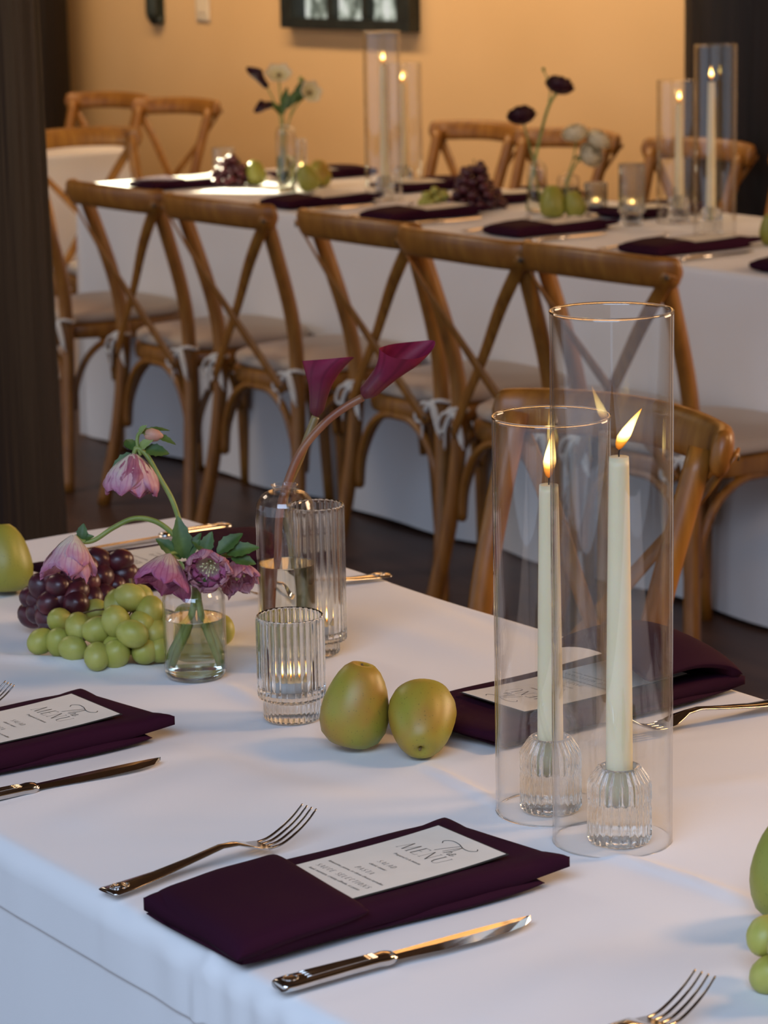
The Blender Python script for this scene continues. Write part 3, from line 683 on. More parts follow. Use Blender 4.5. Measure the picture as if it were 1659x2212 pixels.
# calla lilies
BD = (bot - CAM).dot(FWD)
def calla(label, stem_px, axis_px, L, Rm, stem_mat, mouth, vd, group='calla lilies in the tall vase', tip_curl=.5, sr=.0042, mat='petal_calla', low=.5):
    pts = [at(x, y, vd) for x, y in stem_px]; b = pts[0].copy()
    t = thing('calla_lily', label, 'flower', b, 0, group)
    mesh('stem', *tube([p - b for p in pts], sr, 10, 6), stem_mat, t)
    e = pts[-1] - b; ax = (EX * axis_px[0] - EU * axis_px[1]).normalized(); mo = (EX * mouth[0] + EU * mouth[1] - FWD * mouth[2]); mo = (mo - ax * ax.dot(mo)).normalized(); bi = ax.cross(mo)
    V = []; F = []; A = []; nv, nu = 22, 32
    for j in range(nv + 1):
        v = j / nv
        for i in range(nu + 1):
            th = -pi + 2 * pi * i / nu     # th = 0 is the tip side, away from the mouth
            c = .5 + .5 * cos(th)
            ln = L * (low + (1 - low) * c ** 1.6)        # rim is high at the tip, low on the mouth side
            s = v * ln / L
            rad = Rm * (.36 + .22 * s + .72 * s ** 2.2) * min(1, .35 + v * 6) * (1 - .55 * max(0, (s - .62) / .38) ** 1.3)
            spread = 1 - .15 * v
            p = e + ax * (v * ln) + (-mo * cos(th) * rad + bi * sin(th) * rad * spread)
            k = max(0, v - .55) / .45
            p += -mo * (Rm * tip_curl * k * k * c) + mo * (Rm * .55 * k * k * (1 - c))
            V.append(p); A.append((i / nu, v))
    n = nu + 1
    for j in range(nv):
        for i in range(nu): F.append((j * n + i, j * n + i + 1, (j + 1) * n + i + 1, (j + 1) * n + i))
    mesh('spathe', V, F, mat, t, attr=A)
    g = Geo().add(*tube([e + ax * L * .1, e + ax * L * .30, e + ax * L * .48], lambda q: Rm * .16 * (1 - .3 * q), 8, 4)); g.out('spadix', 'stamen', t)
    return t
bm = FPX / BD
calla('upright burgundy calla lily, left of the two in the tall vase', [(634, 1425), (640, 1300), (630, 1180), (614, 1095), (622, 1050), (648, 990), (668, 935), (682, 900)], (.13, -1), 136 / bm, 42 / bm, 'stem_olive', (-.80, .1, -.60), BD + .01, tip_curl=1.35, low=.86)
calla('burgundy calla lily leaning far right out of the tall vase', [(590, 1425), (594, 1330), (600, 1200), (604, 1110), (620, 1045), (650, 975), (700, 915), (745, 880), (784, 858)], (.66, -.70), 196 / bm, 52 / bm, 'stem_red', (-.55, .35, .75), BD - .005, tip_curl=.25)

# ------------------------------------------------------------------ fruit
def pear_mesh():
    n = 36; prof = [(0, .002), (.006, .0012), (.012, .0), (.020, .0015), (.0275, .008), (.0315, .018), (.0325, .028), (.0315, .038), (.0290, .048), (.0258, .057), (.0222, .0645), (.0175, .0715), (.0115, .0765), (.0060, .0765), (.0025, .0735), (0, .0725)]
    V, F = lathe(prof, n)
    V = [Vector((x * (1 + .03 * noise.noise(Vector((x * 40, y * 40, z * 40)))) + .004 * (z / .08) ** 2, y * (1 + .03 * noise.noise(Vector((x * 40 + 5, y * 40, z * 40)))), z)) for x, y, z in V]
    return V, F
PM = {}
def pear(label, pos, axis, scale, mat='pear', group='pears on the near table', spin=0.0):
    t = thing('pear', label, 'pear', pos, 0, group)
    m = align(axis); 
    rot = m @ Matrix.Rotation(spin, 4, 'Z')
    V, F = pear_mesh(); V = [rot @ (Vector(v) * scale) for v in V]; zmin = min(v.z for v in V); c = sum(V, Vector()) / len(V)
    V = [Vector((v.x - c.x, v.y - c.y, v.z - zmin)) for v in V]
    mesh('flesh', V, F, mat, t)
    sh = Vector((-c.x, -c.y, -zmin))
    s = tube([rot @ Vector((.004, 0, .072)) * scale + sh, rot @ Vector((.0043, .0005, .0745)) * scale + sh, rot @ Vector((.005, .001, .0772)) * scale + sh], .0013 * scale, 6, 3)
    mesh('stem', *s, 'twig', t)
    k = lathe([(0, -.0006), (.004, -.0005), (.0055, .0015), (.003, .003)], 10); mesh('calyx', [rot @ Vector(v) * scale + sh for v in k[0]], k[1], 'twig', t)
    return t
z0 = TZ + .001
pear('speckled green pear standing upright, left of the foreground pair', onz(772, 1612, z0), (.22, -.10, 1), 1.0, spin=.4)
pear('rounder green pear lying stem-forward, right of the foreground pair', onz(912, 1628, z0), (-.48, -.66, -.50), .98, spin=2.0)
pear('green pear at the left edge beyond the red grapes', onz(10, 1280, z0), (.1, .2, 1), 1.02, 'pear_g')
pear('green pear cut off by the right edge above the grapes', onz(1706, 1985, z0), (.15, .1, 1), .98, 'pear_g')

def sphere(r, n=16, m=10, st=1.19):
    V, F = lathe([(r * sin(pi * i / m), -r * st * cos(pi * i / m)) for i in range(m + 1)], n); return V, F
GR = {}
def bunch(name, label, cat, base, grapes, mat, rad, group=None, stems=True):
    """grapes: world centres"""
    t = thing(name, label, cat, base, 0, group); base = Vector(base)
    key = (mat, round(rad, 4))
    for i, c in enumerate(grapes):
        if key not in GR:
            o = mesh('grape', *sphere(rad), mat, t); GR[key] = o.data
        else:
            o = bpy.data.objects.new('grape', GR[key]); COL.objects.link(o); o.parent = t
        o.location = Vector(c) - base; o.rotation_euler = (random.uniform(-1.6, 1.6), random.uniform(-1.6, 1.6), random.uniform(0, 6)); s = random.uniform(.93, 1.06); o.scale = (s, s, s)
    if stems:
        g = Geo(); ctr = sum((Vector(c) for c in grapes), Vector()) / len(grapes); top = max(grapes, key=lambda c: c[2])
        axis0 = Vector(ctr); axis1 = Vector((ctr.x + .01, ctr.y + .02, Vector(top).z + .016))
        g.add(*tube([axis0 - base, (axis0 + axis1) / 2 + Vector((.004, .004, 0)) - base, axis1 - base], .0018, 6, 4))
        for c in grapes[::2]: g.add(*tube([(axis0.lerp(axis1, .4)) - base, (Vector(c) * .5 + axis0.lerp(axis1, .4) * .5) + Vector((0, 0, .006)) - base, Vector(c) - base], .0010, 5, 3))
        g.out('stalk', 'twig', t)
    return t
def cr(lst, z_of):   # crop pixels (scale 2.765, offset 0,900) -> world
    return [onz(x / 2.765, 900 + y / 2.765, z_of(k)) for (x, y, k) in lst]
GRD = .0146
zl = lambda k: TZ + .0155 + .020 * k
green = cr([(245, 1342, 0), (355, 1350, 0), (435, 1385, 0), (580, 1432, 0), (705, 1375, .15), (868, 1400, 0), (955, 1385, 0), (1060, 1360, 0), (1160, 1365, 0), (1250, 1310, 0), (1320, 1270, 0), (690, 1420, 0),
            (360, 1220, .9), (470, 1258, .9), (585, 1275, .95), (790, 1298, 1.1), (693, 1225, 1.5), (895, 1165, 1.8), (845, 1235, 1.3), (700, 1120, 2.1), (775, 1080, 2.5), (835, 1085, 2.0), (565, 1170, 1.0), (930, 1290, .8), (1100, 1290, .8), (1190, 1240, .8), (1120, 1200, 1.5), (820, 1330, .3), (640, 1300, .4), (1010, 1240, 1.0)], zl)
bunch('green_grape_bunch', 'bunch of pale green grapes beside the short vase', 'grapes', onz(250, 1400, TZ), green, 'green_grape', GRD)
RRD = .0140
red = cr([(250, 1020, 2.2), (240, 1085, 1.5), (200, 1080, 1.4), (190, 1185, .3), (235, 1165, .8), (290, 1195, .7), (300, 1255, .2), (320, 955, 2.8), (345, 1010, 2.5), (310, 1110, 1.6), (455, 1050, 2.1), (455, 1120, 1.6), (540, 1085, 1.6), (620, 1075, 1.5), (450, 960, 2.8), (395, 1010, 2.4),
          (605, 960, 2.3), (715, 862, 2.9), (735, 945, 2.1), (585, 860, 3.0), (655, 900, 2.5), (390, 920, 3.0), (520, 1000, 2.3), (680, 1010, 1.7), (770, 965, 1.7), (370, 1080, 1.8), (520, 900, 2.9), (280, 1150, 1.0), (390, 1160, 1.0), (480, 1170, .9), (600, 1130, 1.0), (680, 1060, 1.1), (420, 1200, .4), (530, 1210, .3), (760, 1040, .6), (330, 1230, .2), (640, 1170, .3)], zl)
bunch('red_grape_bunch', 'heap of dark red grapes behind the green grapes', 'grapes', onz(180, 1330, TZ), red, 'red_grape', RRD)
eg = [onz(1653, 2022, TZ + .035), onz(1663, 2105, TZ + .014), onz(1700, 2050, TZ + .04), onz(1705, 2115, TZ + .014), onz(1745, 2080, TZ + .03), onz(1690, 2000, TZ + .014), onz(1740, 2020, TZ + .014), onz(1760, 2130, TZ + .014)]
bunch('green_grape_bunch', 'green grapes cut off by the right edge beside the bottom fork', 'grapes', onz(1700, 2090, TZ), eg, 'green_grape', .0138)

# ------------------------------------------------------------------ napkins, menus, cutlery (local x runs from the diner towards the table middle)
def napkin_meshes():
    def w0(p, s):
        p = p.copy(); p.z += .0012 * noise.noise(Vector((p.x * 14, p.y * 16, 2))) * (1 if s else .3); p.y += .004 * sin(p.x * 21); return p
    def w1(p, s):
        p = p.copy(); p.z += .0030 + .0016 * noise.noise(Vector((p.x * 12, p.y * 13, 5))); p.y *= 1 - .05 * sin(p.x * 9); e = max(0, abs(p.y) / .070 - .62) / .38; p.z += .0035 * e + .004 * max(0, (p.x - .27) / .03); p.x += .010 * (-p.y / .07) * (p.x / .3); p.z = p.z if s else min(p.z, .0045 + .004 * max(0, (p.x - .24) / .06)); return p
    def w2(p, s):
        p = p.copy(); q = p.x / .118; p.z = p.z * (1 - .2 * q) + .003 + .0085 * q ** .5 + .0014 * noise.noise(Vector((p.x * 20, p.y * 17, 8))); p.x += .006 * (p.y / .07); return p
    a = slab(.285, .136, .008, 30, 16, 8, w0); b = slab(.300, .143, .0125, 34, 22, 8, w1); c = slab(.118, .149, .0125, 18, 18, 9, w2)
    return a, b, c
NAPM = {}
def napkin(label, loc, rotz, group, puff=0.0):
    t = thing('folded_napkin', label, 'napkin', loc, rotz, group)
    if 'm' not in NAPM:
        a, b, c = napkin_meshes(); NAPM['m'] = [mesh(n_, V, F, 'napkin', t) for n_, (V, F) in zip(('under_fold', 'middle_fold', 'pocket_fold'), (a, b, c))]
        # turned-under flap at the open end
        NAPM['m'].append(mesh('corner_flap', *slab(.05, .05, .006, 10, 8, 8, lambda p, s: Vector((.238 + p.x + .3 * p.y, -.045 + p.y * .8, p.z + .001 + .12 * p.x))), 'napkin', t))
    else:
        for o in NAPM['m']:
            d = o.copy(); COL.objects.link(d); d.parent = t
            if puff and o.name.startswith('pocket'):
                d.data = o.data.copy()
                for v in d.data.vertices:
                    q = max(0, min(1, v.co.x / .118)); k = max(0, 1 - (v.co.y / .07) ** 2)
                    v.co.z += puff * (sin(pi * q ** .62 * .72)) * (.55 + .45 * k) * (1 if v.co.z > .006 else .2)
    return t
ST = {'M': [((0, 0), (.16, 1), 0), ((.16, 1), (.42, 0), 1), ((.42, 0), (.74, 1), 0), ((.74, 1), (.80, 0), 1), ((-.08, 0), (.08, 0), 0), ((.70, 0), (.90, 0), 0)],
      'E': [((.1, 0), (.1, 1), 1), ((.1, 1), (.5, 1), 0), ((.1, .52), (.4, .52), 0), ((.1, 0), (.52, 0), 0), ((.5, 1), (.5, .86), 0), ((.52, 0), (.54, .16), 0)],
      'N': [((.1, 0), (.1, 1), 0), ((.1, 1), (.62, 0), 1), ((.62, 0), (.62, 1), 0), ((.0, 0), (.2, 0), 0), ((.52, 1), (.72, 1), 0)],
      'U': [((.1, 1), (.1, .3), 1), ((.1, .3), (.2, .05), 1), ((.2, .05), (.4, 0), 0), ((.4, 0), (.56, .1), 0), ((.56, .1), (.6, 1), 0), ((0, 1), (.2, 1), 0), ((.52, 1), (.68, 1), 0)],
      'S': [((.5, .85), (.35, 1), 0), ((.35, 1), (.15, .92), 0), ((.15, .92), (.12, .7), 1), ((.12, .7), (.45, .38), 1), ((.45, .38), (.45, .12), 1), ((.45, .12), (.25, 0), 0), ((.25, 0), (.05, .15), 0)],
      'A': [((0, 0), (.32, 1), 0), ((.32, 1), (.62, 0), 1), ((.12, .36), (.5, .36), 0)], 'L': [((.1, 0), (.1, 1), 1), ((.1, 0), (.5, 0), 0)],
      'D': [((.1, 0), (.1, 1), 1), ((.1, 1), (.4, .95), 0), ((.4, .95), (.6, .5), 1), ((.6, .5), (.4, .05), 1), ((.4, .05), (.1, 0), 0)],
      'P': [((.1, 0), (.1, 1), 1), ((.1, 1), (.42, .95), 0), ((.42, .95), (.5, .75), 1), ((.5, .75), (.4, .52), 1), ((.4, .52), (.1, .48), 0)],
      'T': [((.3, 0), (.3, 1), 1), ((0, 1), (.6, 1), 0)], 'C': [((.58, .82), (.38, 1), 0), ((.38, 1), (.12, .75), 1), ((.12, .75), (.12, .25), 1), ((.12, .25), (.38, 0), 0), ((.38, 0), (.6, .2), 0)],
      'I': [((.15, 0), (.15, 1), 1)], 'O': [((.35, 1), (.1, .7), 1), ((.1, .7), (.1, .3), 1), ((.1, .3), (.35, 0), 0), ((.35, 0), (.6, .3), 1), ((.6, .3), (.6, .7), 1), ((.6, .7), (.35, 1), 0)], ' ': []}
WID = {'M': .98, 'E': .66, 'N': .82, 'U': .80, 'I': .34, ' ': .4, 'O': .78, 'D': .74, 'A': .70, 'C': .7, 'T': .66}
def letters(g, text, cx, cy, h, thick, thin, space=.08, slant=.12, z=0.0):
    """text centred at (cx,cy); text right = +tx, text up = +ty; returned in text coordinates"""
    wid = sum(WID.get(c, .62) + space for c in text) - space; x = cx - wid * h / 2
    for c in text:
        for a, b, k in ST[c]:
            p = Vector((x + (a[0] + slant * a[1]) * h, cy + a[1] * h, z)); q = Vector((x + (b[0] + slant * b[1]) * h, cy + b[1] * h, z)); ribbon(g, [p, q], (thick if k else thin) / 2)
        x += (WID.get(c, .62) + space) * h
def ribbon(g, pts, w):
    V = []; F = []
    for i, p in enumerate(pts):
        d = (pts[min(i + 1, len(pts) - 1)] - pts[max(0, i - 1)]).normalized(); n = Vector((-d.y, d.x, 0)) * w; V += [p + n, p - n]
    for i in range(len(pts) - 1): F.append((2 * i, 2 * i + 1, 2 * i + 3, 2 * i + 2))
    g.add(V, F)
def small_text(g, s, cx, cy, h, slant=.25):
    c = bpy.data.curves.new('t', 'FONT'); c.body = s; c.size = h; c.align_x = 'CENTER'; c.shear = slant; c.resolution_u = 2
    o = bpy.data.objects.new('t', c); COL.objects.link(o); dg = bpy.context.evaluated_depsgraph_get(); me = o.evaluated_get(dg).to_mesh()
    g.add([(v.co.x + cx, v.co.y + cy, 0) for v in me.vertices], [tuple(p.vertices) for p in me.polygons])
    o.evaluated_get(dg).to_mesh_clear(); bpy.data.objects.remove(o); bpy.data.curves.remove(c)
MEN = {}
def menu(label, loc, rotz, group):
    """card lies in the napkin; local x 0..L runs up the page, text right = -y"""
    t = thing('menu_card', label, 'menu card', loc, rotz, group)
    if 'm' not in MEN:
        L, Wd = .215, .090
        def sheet(L, Wd, z, th, x0=0):
            V = []; F = []; nx = 16
            for k in (0, 1):
                for i in range(nx + 1):
                    x = x0 + L * i / nx
                    for y in (-Wd / 2, 0, Wd / 2): V.append((x, y, hz(x, y) + z + th * k))
            n = 3; o = (nx + 1) * 3
            for i in range(nx):
                for j in range(2):
                    q = (i * n + j, (i + 1) * n + j, (i + 1) * n + j + 1, i * n + j + 1); F.append(tuple(reversed(q))); F.append(tuple(o + k for k in q))
                F.append((i * n, (i + 1) * n, o + (i + 1) * n, o + i * n)); F.append((i * n + 2, o + i * n + 2, o + (i + 1) * n + 2, (i + 1) * n + 2))
            for j in range(2): F.append((j, o + j, o + j + 1, j + 1)); k = nx * n; F.append((k + j, k + j + 1, o + k + j + 1, o + k + j))
            return V, F
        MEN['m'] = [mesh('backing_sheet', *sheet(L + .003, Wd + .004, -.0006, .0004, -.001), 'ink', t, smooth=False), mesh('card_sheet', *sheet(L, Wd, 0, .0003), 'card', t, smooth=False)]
        g = Geo(); top = L
        letters(g, 'MENU', -.001, top - .054, .0155, .0011, .00034, .10, .10)
        T = [(-.006, .0), (-.003, .008), (.001, .016), (.003, .020)]
        ribbon(g, [Vector((x + .004, top - .036 + y, 0)) for x, y in T], .00035)
        fl = [(-.012, .016), (-.015, .020), (-.010, .0245), (.000, .0240), (.010, .0205), (.018, .0205), (.0225, .0245), (.020, .0275)]
        ribbon(g, [Vector((p.x + .002, top - .038 + p.y, 0)) for p in smooth_path([(x, y, 0) for x, y in fl], 6)[0]], .0004)
        he = [(.002, .004), (.006, .016), (.008, .019), (.0075, .010), (.005, .002), (.008, .008), (.010, .007), (.010, .002), (.013, .004), (.0155, .007), (.0135, .0075), (.013, .002), (.017, .004)]
        ribbon(g, [Vector((p.x + .003, top - .037 + p.y, 0)) for p in smooth_path([(x, y, 0) for x, y in he], 4)[0]], .0003)
        small_text(g, 'Prepared à la minute', 0, top - .0655, .0042)
        letters(g, 'SALAD', 0, top - .0865, .0052, .0005, .00022, .22, .15); small_text(g, 'classic caesar', 0, top - .0940, .0042)
        letters(g, 'PASTA', 0, top - .1080, .0052, .0005, .00022, .22, .15); small_text(g, 'fettuccine, penne, or three cheese tortellini', 0, top - .1155, .0042)
        letters(g, 'SAUCE SELECTIONS', 0, top - .1285, .0052, .0005, .00022, .22, .15); small_text(g, 'basil, marinara, creamy alfredo, or pesto', 0, top - .1360, .0042)
        V = [(v.y, -v.x, hz(v.y, -v.x) + .00048) for v in g.v]
        MEN['m'].append(mesh('lettering', V, g.f, 'ink', t, smooth=False))
    else:
        for o in MEN['m']:
            d = o.copy(); COL.objects.link(d); d.parent = t
    return t
def hz(x, y): return .0022 + .0035 * max(0, (x - .06) / .155) ** 1.5 + .0008 * sin(x * 30) * (x / .2)
def setting(lab, x, y, rotz, near=True, fork=True, knife=True, grp='', puff=0.0, mlab=None):
    nap = napkin(lab, (x, y, TZ + .0025), rotz, 'plum napkins ' + grp, puff)
    nap.scale = (1.10, 1.06, 1.15) if puff else (1, 1, 1.4)
    c, s = cos(rotz), sin(rotz); k = Vector((x + c * .050, y + s * .050, TZ + (.0195 if puff else .0229)))
    menu(mlab, k, rotz, 'menu cards ' + grp)

def fork_parts():
    L = .205
    prof = [(0, .0105, .0030), (.004, .0125, .0028), (.02, .0118, .0032), (.05, .0085, .0050), (.085, .0058, .0090), (.115, .0048, .0130), (.130, .0056, .0120), (.140, .0100, .0080), (.149, .0118, .0045), (.160, .0122, .0030)]
    V = []; F = []; n = 12
    for x, w, z in prof:
        for j in range(n):
            a = 2 * pi * j / n; cy = math.copysign(abs(cos(a)) ** .7, cos(a)); V.append((x, w * cy, z + .0022 + .0014 * sin(a) - .0010 * (cos(a) ** 2) * (-1 if x > .137 else .6)))
    for i in range(len(prof) - 1):
        for j in range(n): F.append((i * n + j, i * n + (j + 1) % n, (i + 1) * n + (j + 1) % n, (i + 1) * n + j))
    F.append(tuple(reversed(range(n)))); F.append(tuple((len(prof) - 1) * n + j for j in range(n)))
    tines = []
    for k in range(4):
        y = -.0100 + .00667 * k; tines.append(tube([(.158, y, .0052), (.172, y * 1.0, .0062), (.187, y * .98, .0120), (.200, y * .95, .0195), (.210, y * .92, .0275)], lambda q: .0017 * (1 - .5 * q), 8, 4, flat=.75, upv=(0, 1, 0)))
    orn = Geo()
    for k in range(9):
        a = k / 8 * 2 * pi; orn.add(*tube([(.013 + .0085 * cos(a), .0065 * sin(a), .0066), (.013 + .0085 * cos(a + .75), .0065 * sin(a + .75), .0066)], .0008, 5, 3))
    for k in range(5): orn.add(*tube([(.0065, 0, .0068), (.013, -.004 + .002 * k, .0073), (.0195, (-.0045 + .00225 * k) * .6, .0068)], .0005, 5, 3))
    return V, F, tines, orn
def knife_parts():
    # local x 0..L : butt -> tip
    hp = [(0, .0080, .0030), (.003, .0100, .0038), (.012, .0104, .0042), (.03, .0092, .0042), (.06, .0075, .0042), (.085, .0070, .0042), (.092, .0084, .0046), (.096, .0080, .0044), (.100, .0066, .0034)]
    V = []; F = []; n = 14
    for x, w, h in hp:
        for j in range(n):
            a = 2 * pi * j / n; c_ = math.copysign(abs(cos(a)) ** .6, cos(a)); s_ = math.copysign(abs(sin(a)) ** .8, sin(a)); V.append((x, w * c_, h * s_ + .0048))
    for i in range(len(hp) - 1):
        for j in range(n): F.append((i * n + j, i * n + (j + 1) % n, (i + 1) * n + (j + 1) % n, (i + 1) * n + j))
    F.append(tuple(reversed(range(n)))); F.append(tuple((len(hp) - 1) * n + j for j in range(n)))
    bp = [(.098, -.0060, .0060), (.115, -.0070, .0062), (.14, -.0098, .0072), (.17, -.0102, .0080), (.20, -.0086, .0082), (.218, -.0046, .0078), (.228, .0020, .0070), (.231, .0060, .0066)]
    BV = []; BF = []
    for x, y0, y1 in bp: BV += [(x, y0, .0040), (x, (y0 + y1) / 2, .0062), (x, y1, .0058), (x, y1, .0034), (x, (y0 + y1) / 2, .0030)]
    for i in range(len(bp) - 1):
        for j in range(5): BF.append((i * 5 + j, i * 5 + (j + 1) % 5, (i + 1) * 5 + (j + 1) % 5, (i + 1) * 5 + j))
    BF.append((4, 3, 2, 1, 0)); BF.append(tuple((len(bp) - 1) * 5 + j for j in range(5)))
    orn = Geo()
    for k in range(4):
        y = -.0045 + .003 * k; orn.add(*tube([(.022, y * 1.3, .0088), (.05, y * 1.0, .0091), (.084, y * .8, .0091)], .0007, 5, 4))
    for k in range(8):
        a = k / 8 * 2 * pi; orn.add(*tube([(.011 + .006 * cos(a), .0056 * sin(a), .0087), (.011 + .006 * cos(a + .8), .0056 * sin(a + .8), .0087)], .0007, 5, 3))
    return V, F, BV, BF, orn
CUT = {}
def fork(label, loc, rotz, group):
    if 'f' in CUT: return dup(CUT['f'], label, loc, rotz, group)
    t = thing('dinner_fork', label, 'fork', loc, rotz, group); V, F, ti, orn = fork_parts()
    mesh('handle', V, F, 'steel', t)
    for v, f in ti: mesh('tine', v, f, 'steel', t)
    orn.out('handle_ornament', 'steel', t); CUT['f'] = t; return t
def knife(label, loc, rotz, group):
    if 'k' in CUT: return dup(CUT['k'], label, loc, rotz, group)
    t = thing('dinner_knife', label, 'knife', loc, rotz, group); V, F, BV, BF, orn = knife_parts()
    mesh('handle', V, F, 'steel', t); mesh('blade', BV, BF, 'steel', t, smooth=False); orn.out('handle_ornament', 'steel', t); CUT['k'] = t; return t
ZC = TZ + .0022
setting('folded plum napkin in the centre foreground between fork and knife', 1.020, 1.708, .0, grp='on the near table', mlab='cream menu card in the centre foreground napkin')
fork('steel fork left of the foreground napkin', (1.020, 1.838, ZC), .10, 'forks on the near table')
knife('steel knife in front of the foreground napkin', (1.018, 1.588, ZC), -.035, 'knives on the near table')
setting('folded plum napkin at the left edge of the near table', 0.980, 2.244, .02, grp='on the near table', mlab='cream menu card in the napkin at the left edge')
fork('steel fork whose tines just show at the left edge', (1.005, 2.365, ZC), .0, 'forks on the near table')
knife('steel knife near the left edge in front of the left napkin', (1.008, 2.118, ZC), -.02, 'knives on the near table')
fork('steel fork at the bottom right with only head in view', (1.030, 1.350, ZC), .12, 'forks on the near table')
setting('plum napkin behind the candle cylinders with a raised peaked fold', 1.815, 2.040, pi + .06, grp='on the near table', puff=.036, mlab='upside-down cream menu seen through the candle cylinders')
fork('steel fork at right beyond the tallest candle cylinder', (1.820, 1.898, ZC), pi - .06, 'forks on the near table')
setting('plum napkin half hidden behind the hellebores and the tall vase', 1.800, 2.765, pi, grp='on the near table', mlab='cream menu hidden behind the hellebore flowers')
fork('steel fork whose handle end shows right of the slender ribbed glass', (1.822, 2.578, ZC), pi - .02, 'forks on the near table')
knife('steel knife lying beyond the hellebores near the table corner', (1.822, 2.925, ZC), pi, 'knives on the near table')

# ------------------------------------------------------------------ the long table behind
FG = 'on the long table'
for i, (x, y, lab, ml) in enumerate(((4.05, 6.92, 'plum napkin at the sunlit far end of the long table', 'menu in the napkin at the sunlit table end'), (4.035, 6.20, 'plum napkin on the long table left of the left far cylinders', 'menu in the napkin left of the left far cylinders'),
        (4.04, 5.74, 'plum napkin on the long table in front of the far grapes', 'menu in the napkin in front of the far grapes'), (4.06, 5.25, 'plum napkin on the long table in front of the two far pears', 'menu in the napkin in front of the two far pears'),
        (4.055, 4.74, 'plum napkin on the long table in front of the right far cylinders', 'menu in the napkin in front of the right far cylinders'), (4.05, 4.30, 'plum napkin cut off at the right edge of the long table', 'menu in the napkin at the right edge'))):
    setting(lab, x, y, .0, grp=FG, mlab=ml)
    w_ = ('', 'left of the left far cylinders', 'in front of the far grapes', 'in front of the two far pears', 'in front of the right far cylinders', '')[i]; fl = 'steel fork beside the napkin ' + w_; kl = 'steel knife beside the napkin ' + w_
    if 0 < i < 5:
        fork(fl, (4.04, y + .12, ZC), .02, 'forks on the long table'); knife(kl, (4.04, y - .15, ZC), .0, 'knives on the long table')
for x, y, lab, ml in ((4.79, 6.86, 'plum napkin on the back side of the long table behind the left pears', 'menu in the back napkin behind the left pears'), (4.79, 6.33, 'plum napkin on the back side behind the left far cylinders', 'menu in the back napkin behind the left far cylinders'),
                  (4.79, 5.90, 'plum napkin on the back side behind the dark ranunculus vase', 'menu in the back napkin behind the ranunculus vase'), (4.79, 5.36, 'plum napkin on the back side behind the right far cylinders', 'menu in the back napkin behind the right far cylinders')):
    setting(lab, x, y, pi, grp=FG, mlab=ml)
def zt(p): p.z = TZ + .0015; return p
for lab, pc, ph, h, ch, lean in (('left', (830, 434), (832, 434), .452, .33, .1), ('left short', (876, 410), (872, 410), .352, .26, .1), ('right short', (1462, 480), (1466, 481), .346, .255, .05), ('right', (1544, 508), (1535, 508), .446, .325, -.05)):
    c = zt(onz(*pc, TZ)); hpos = zt(onz(*ph, TZ))
    nm = {'left': 'taller glass cylinder of the left far pair', 'left short': 'shorter glass cylinder of the left far pair', 'right short': 'shorter glass cylinder of the right far pair', 'right': 'taller glass cylinder of the right far pair'}[lab]
    chimney('clear ' + nm, c, h); candle_holder('fluted candle holder inside the ' + nm, hpos, n=24 * 5)
    taper_candle('lit ivory taper inside the ' + nm, hpos, TZ + .037, ch, lean, .032, .5)
fluted_glass('votive_glass', 'squat ribbed votive right of the two far pears', 'votive', zt(onz(1287, 468, TZ)), .060, .085, .052, .014, 28, n=112)
fluted_glass('ribbed_glass', 'tall ribbed glass left of the right far cylinders', 'glass', zt(onz(1365, 487, TZ)), .066, .150, .052, .030, 28, n=112)
fluted_glass('ribbed_glass', 'slim ribbed glass behind the left far pears', 'glass', zt(onz(651, 385, TZ)), .034, .115, .030, .012, 18, n=90)
fluted_glass('votive_glass', 'ribbed votive behind the left far grapes', 'votive', zt(onz(484, 378, TZ)), .068, .080, .058, .014, 28, n=112)
v1 = zt(onz(1160, 460, TZ)); v2 = zt(onz(1228, 432, TZ)); v3 = zt(onz(620, 416, TZ))
bottle_vase('slim far vase with dark ranunculus stems behind the far pears', v1, .052, .135, .020, .011, .06)
bottle_vase('short far vase with white flowers beside the far pears', v2, .060, .075, .018, .011, .035)
bottle_vase('tall far vase with white anemones at left', v3, .056, .190, .022, .013, .10)
def heap(cx, cy, rx, ry, h, n, r):
    out = []; tries = 0
    while len(out) < n and tries < 4000:
        tries += 1; a = random.uniform(0, 2 * pi); q = math.sqrt(random.random()); x, y = q * rx * cos(a), q * ry * sin(a); z = r + max(0, h * (1 - q * q)) * random.random()
        p = Vector((cx + x, cy + y, TZ + z + .001))
        if all((p - o).length > r * 1.55 for o in out): out.append(p)
    return out
q = onz(1030, 452, TZ); bunch('red_grape_bunch', 'dark grapes heaped left of the dark ranunculus on the long table', 'grapes', q, heap(q.x, q.y, .072, .062, .115, 70, .0125), 'red_grape', .0125)
q = onz(940, 448, TZ); bunch('green_grape_bunch', 'green grapes left of the dark grapes on the long table', 'grapes', q, heap(q.x, q.y, .045, .040, .035, 16, .0125), 'green_grape', .0125)
q = onz(500, 401, TZ); bunch('red_grape_bunch', 'dark grapes at the sunlit left end of the long table', 'grapes', q, heap(q.x, q.y, .058, .052, .075, 44, .0125), 'red_grape', .0125)
pear('left of the two far green pears beside the votive', onz(1194, 470, z0), (.05, 0, 1), 1.05, 'pear_g', 'pears on the long table')
pear('smaller pear, right of the two far pears beside the votive', onz(1241, 470, z0), (-.15, .1, 1), .86, 'pear_g', 'pears on the long table')
pear('green pear right of the left far grapes', onz(553, 400, z0), (.05, .1, 1), .92, 'pear_g', 'pears on the long table')
pear('green pear in front of the slim glass, left of the far cylinders', onz(665, 415, z0), (-.25, .2, 1), .98, 'pear_g', 'pears on the long table')
pear('pear behind the green one, left of the far cylinders', onz(692, 404, z0), (.1, .2, 1), .98, 'pear', 'pears on the long table')
pear('green pear cut off by the right edge of the long table', onz(1668, 530, z0), (0, 0, 1), .95, 'pear_g', 'pears on the long table')

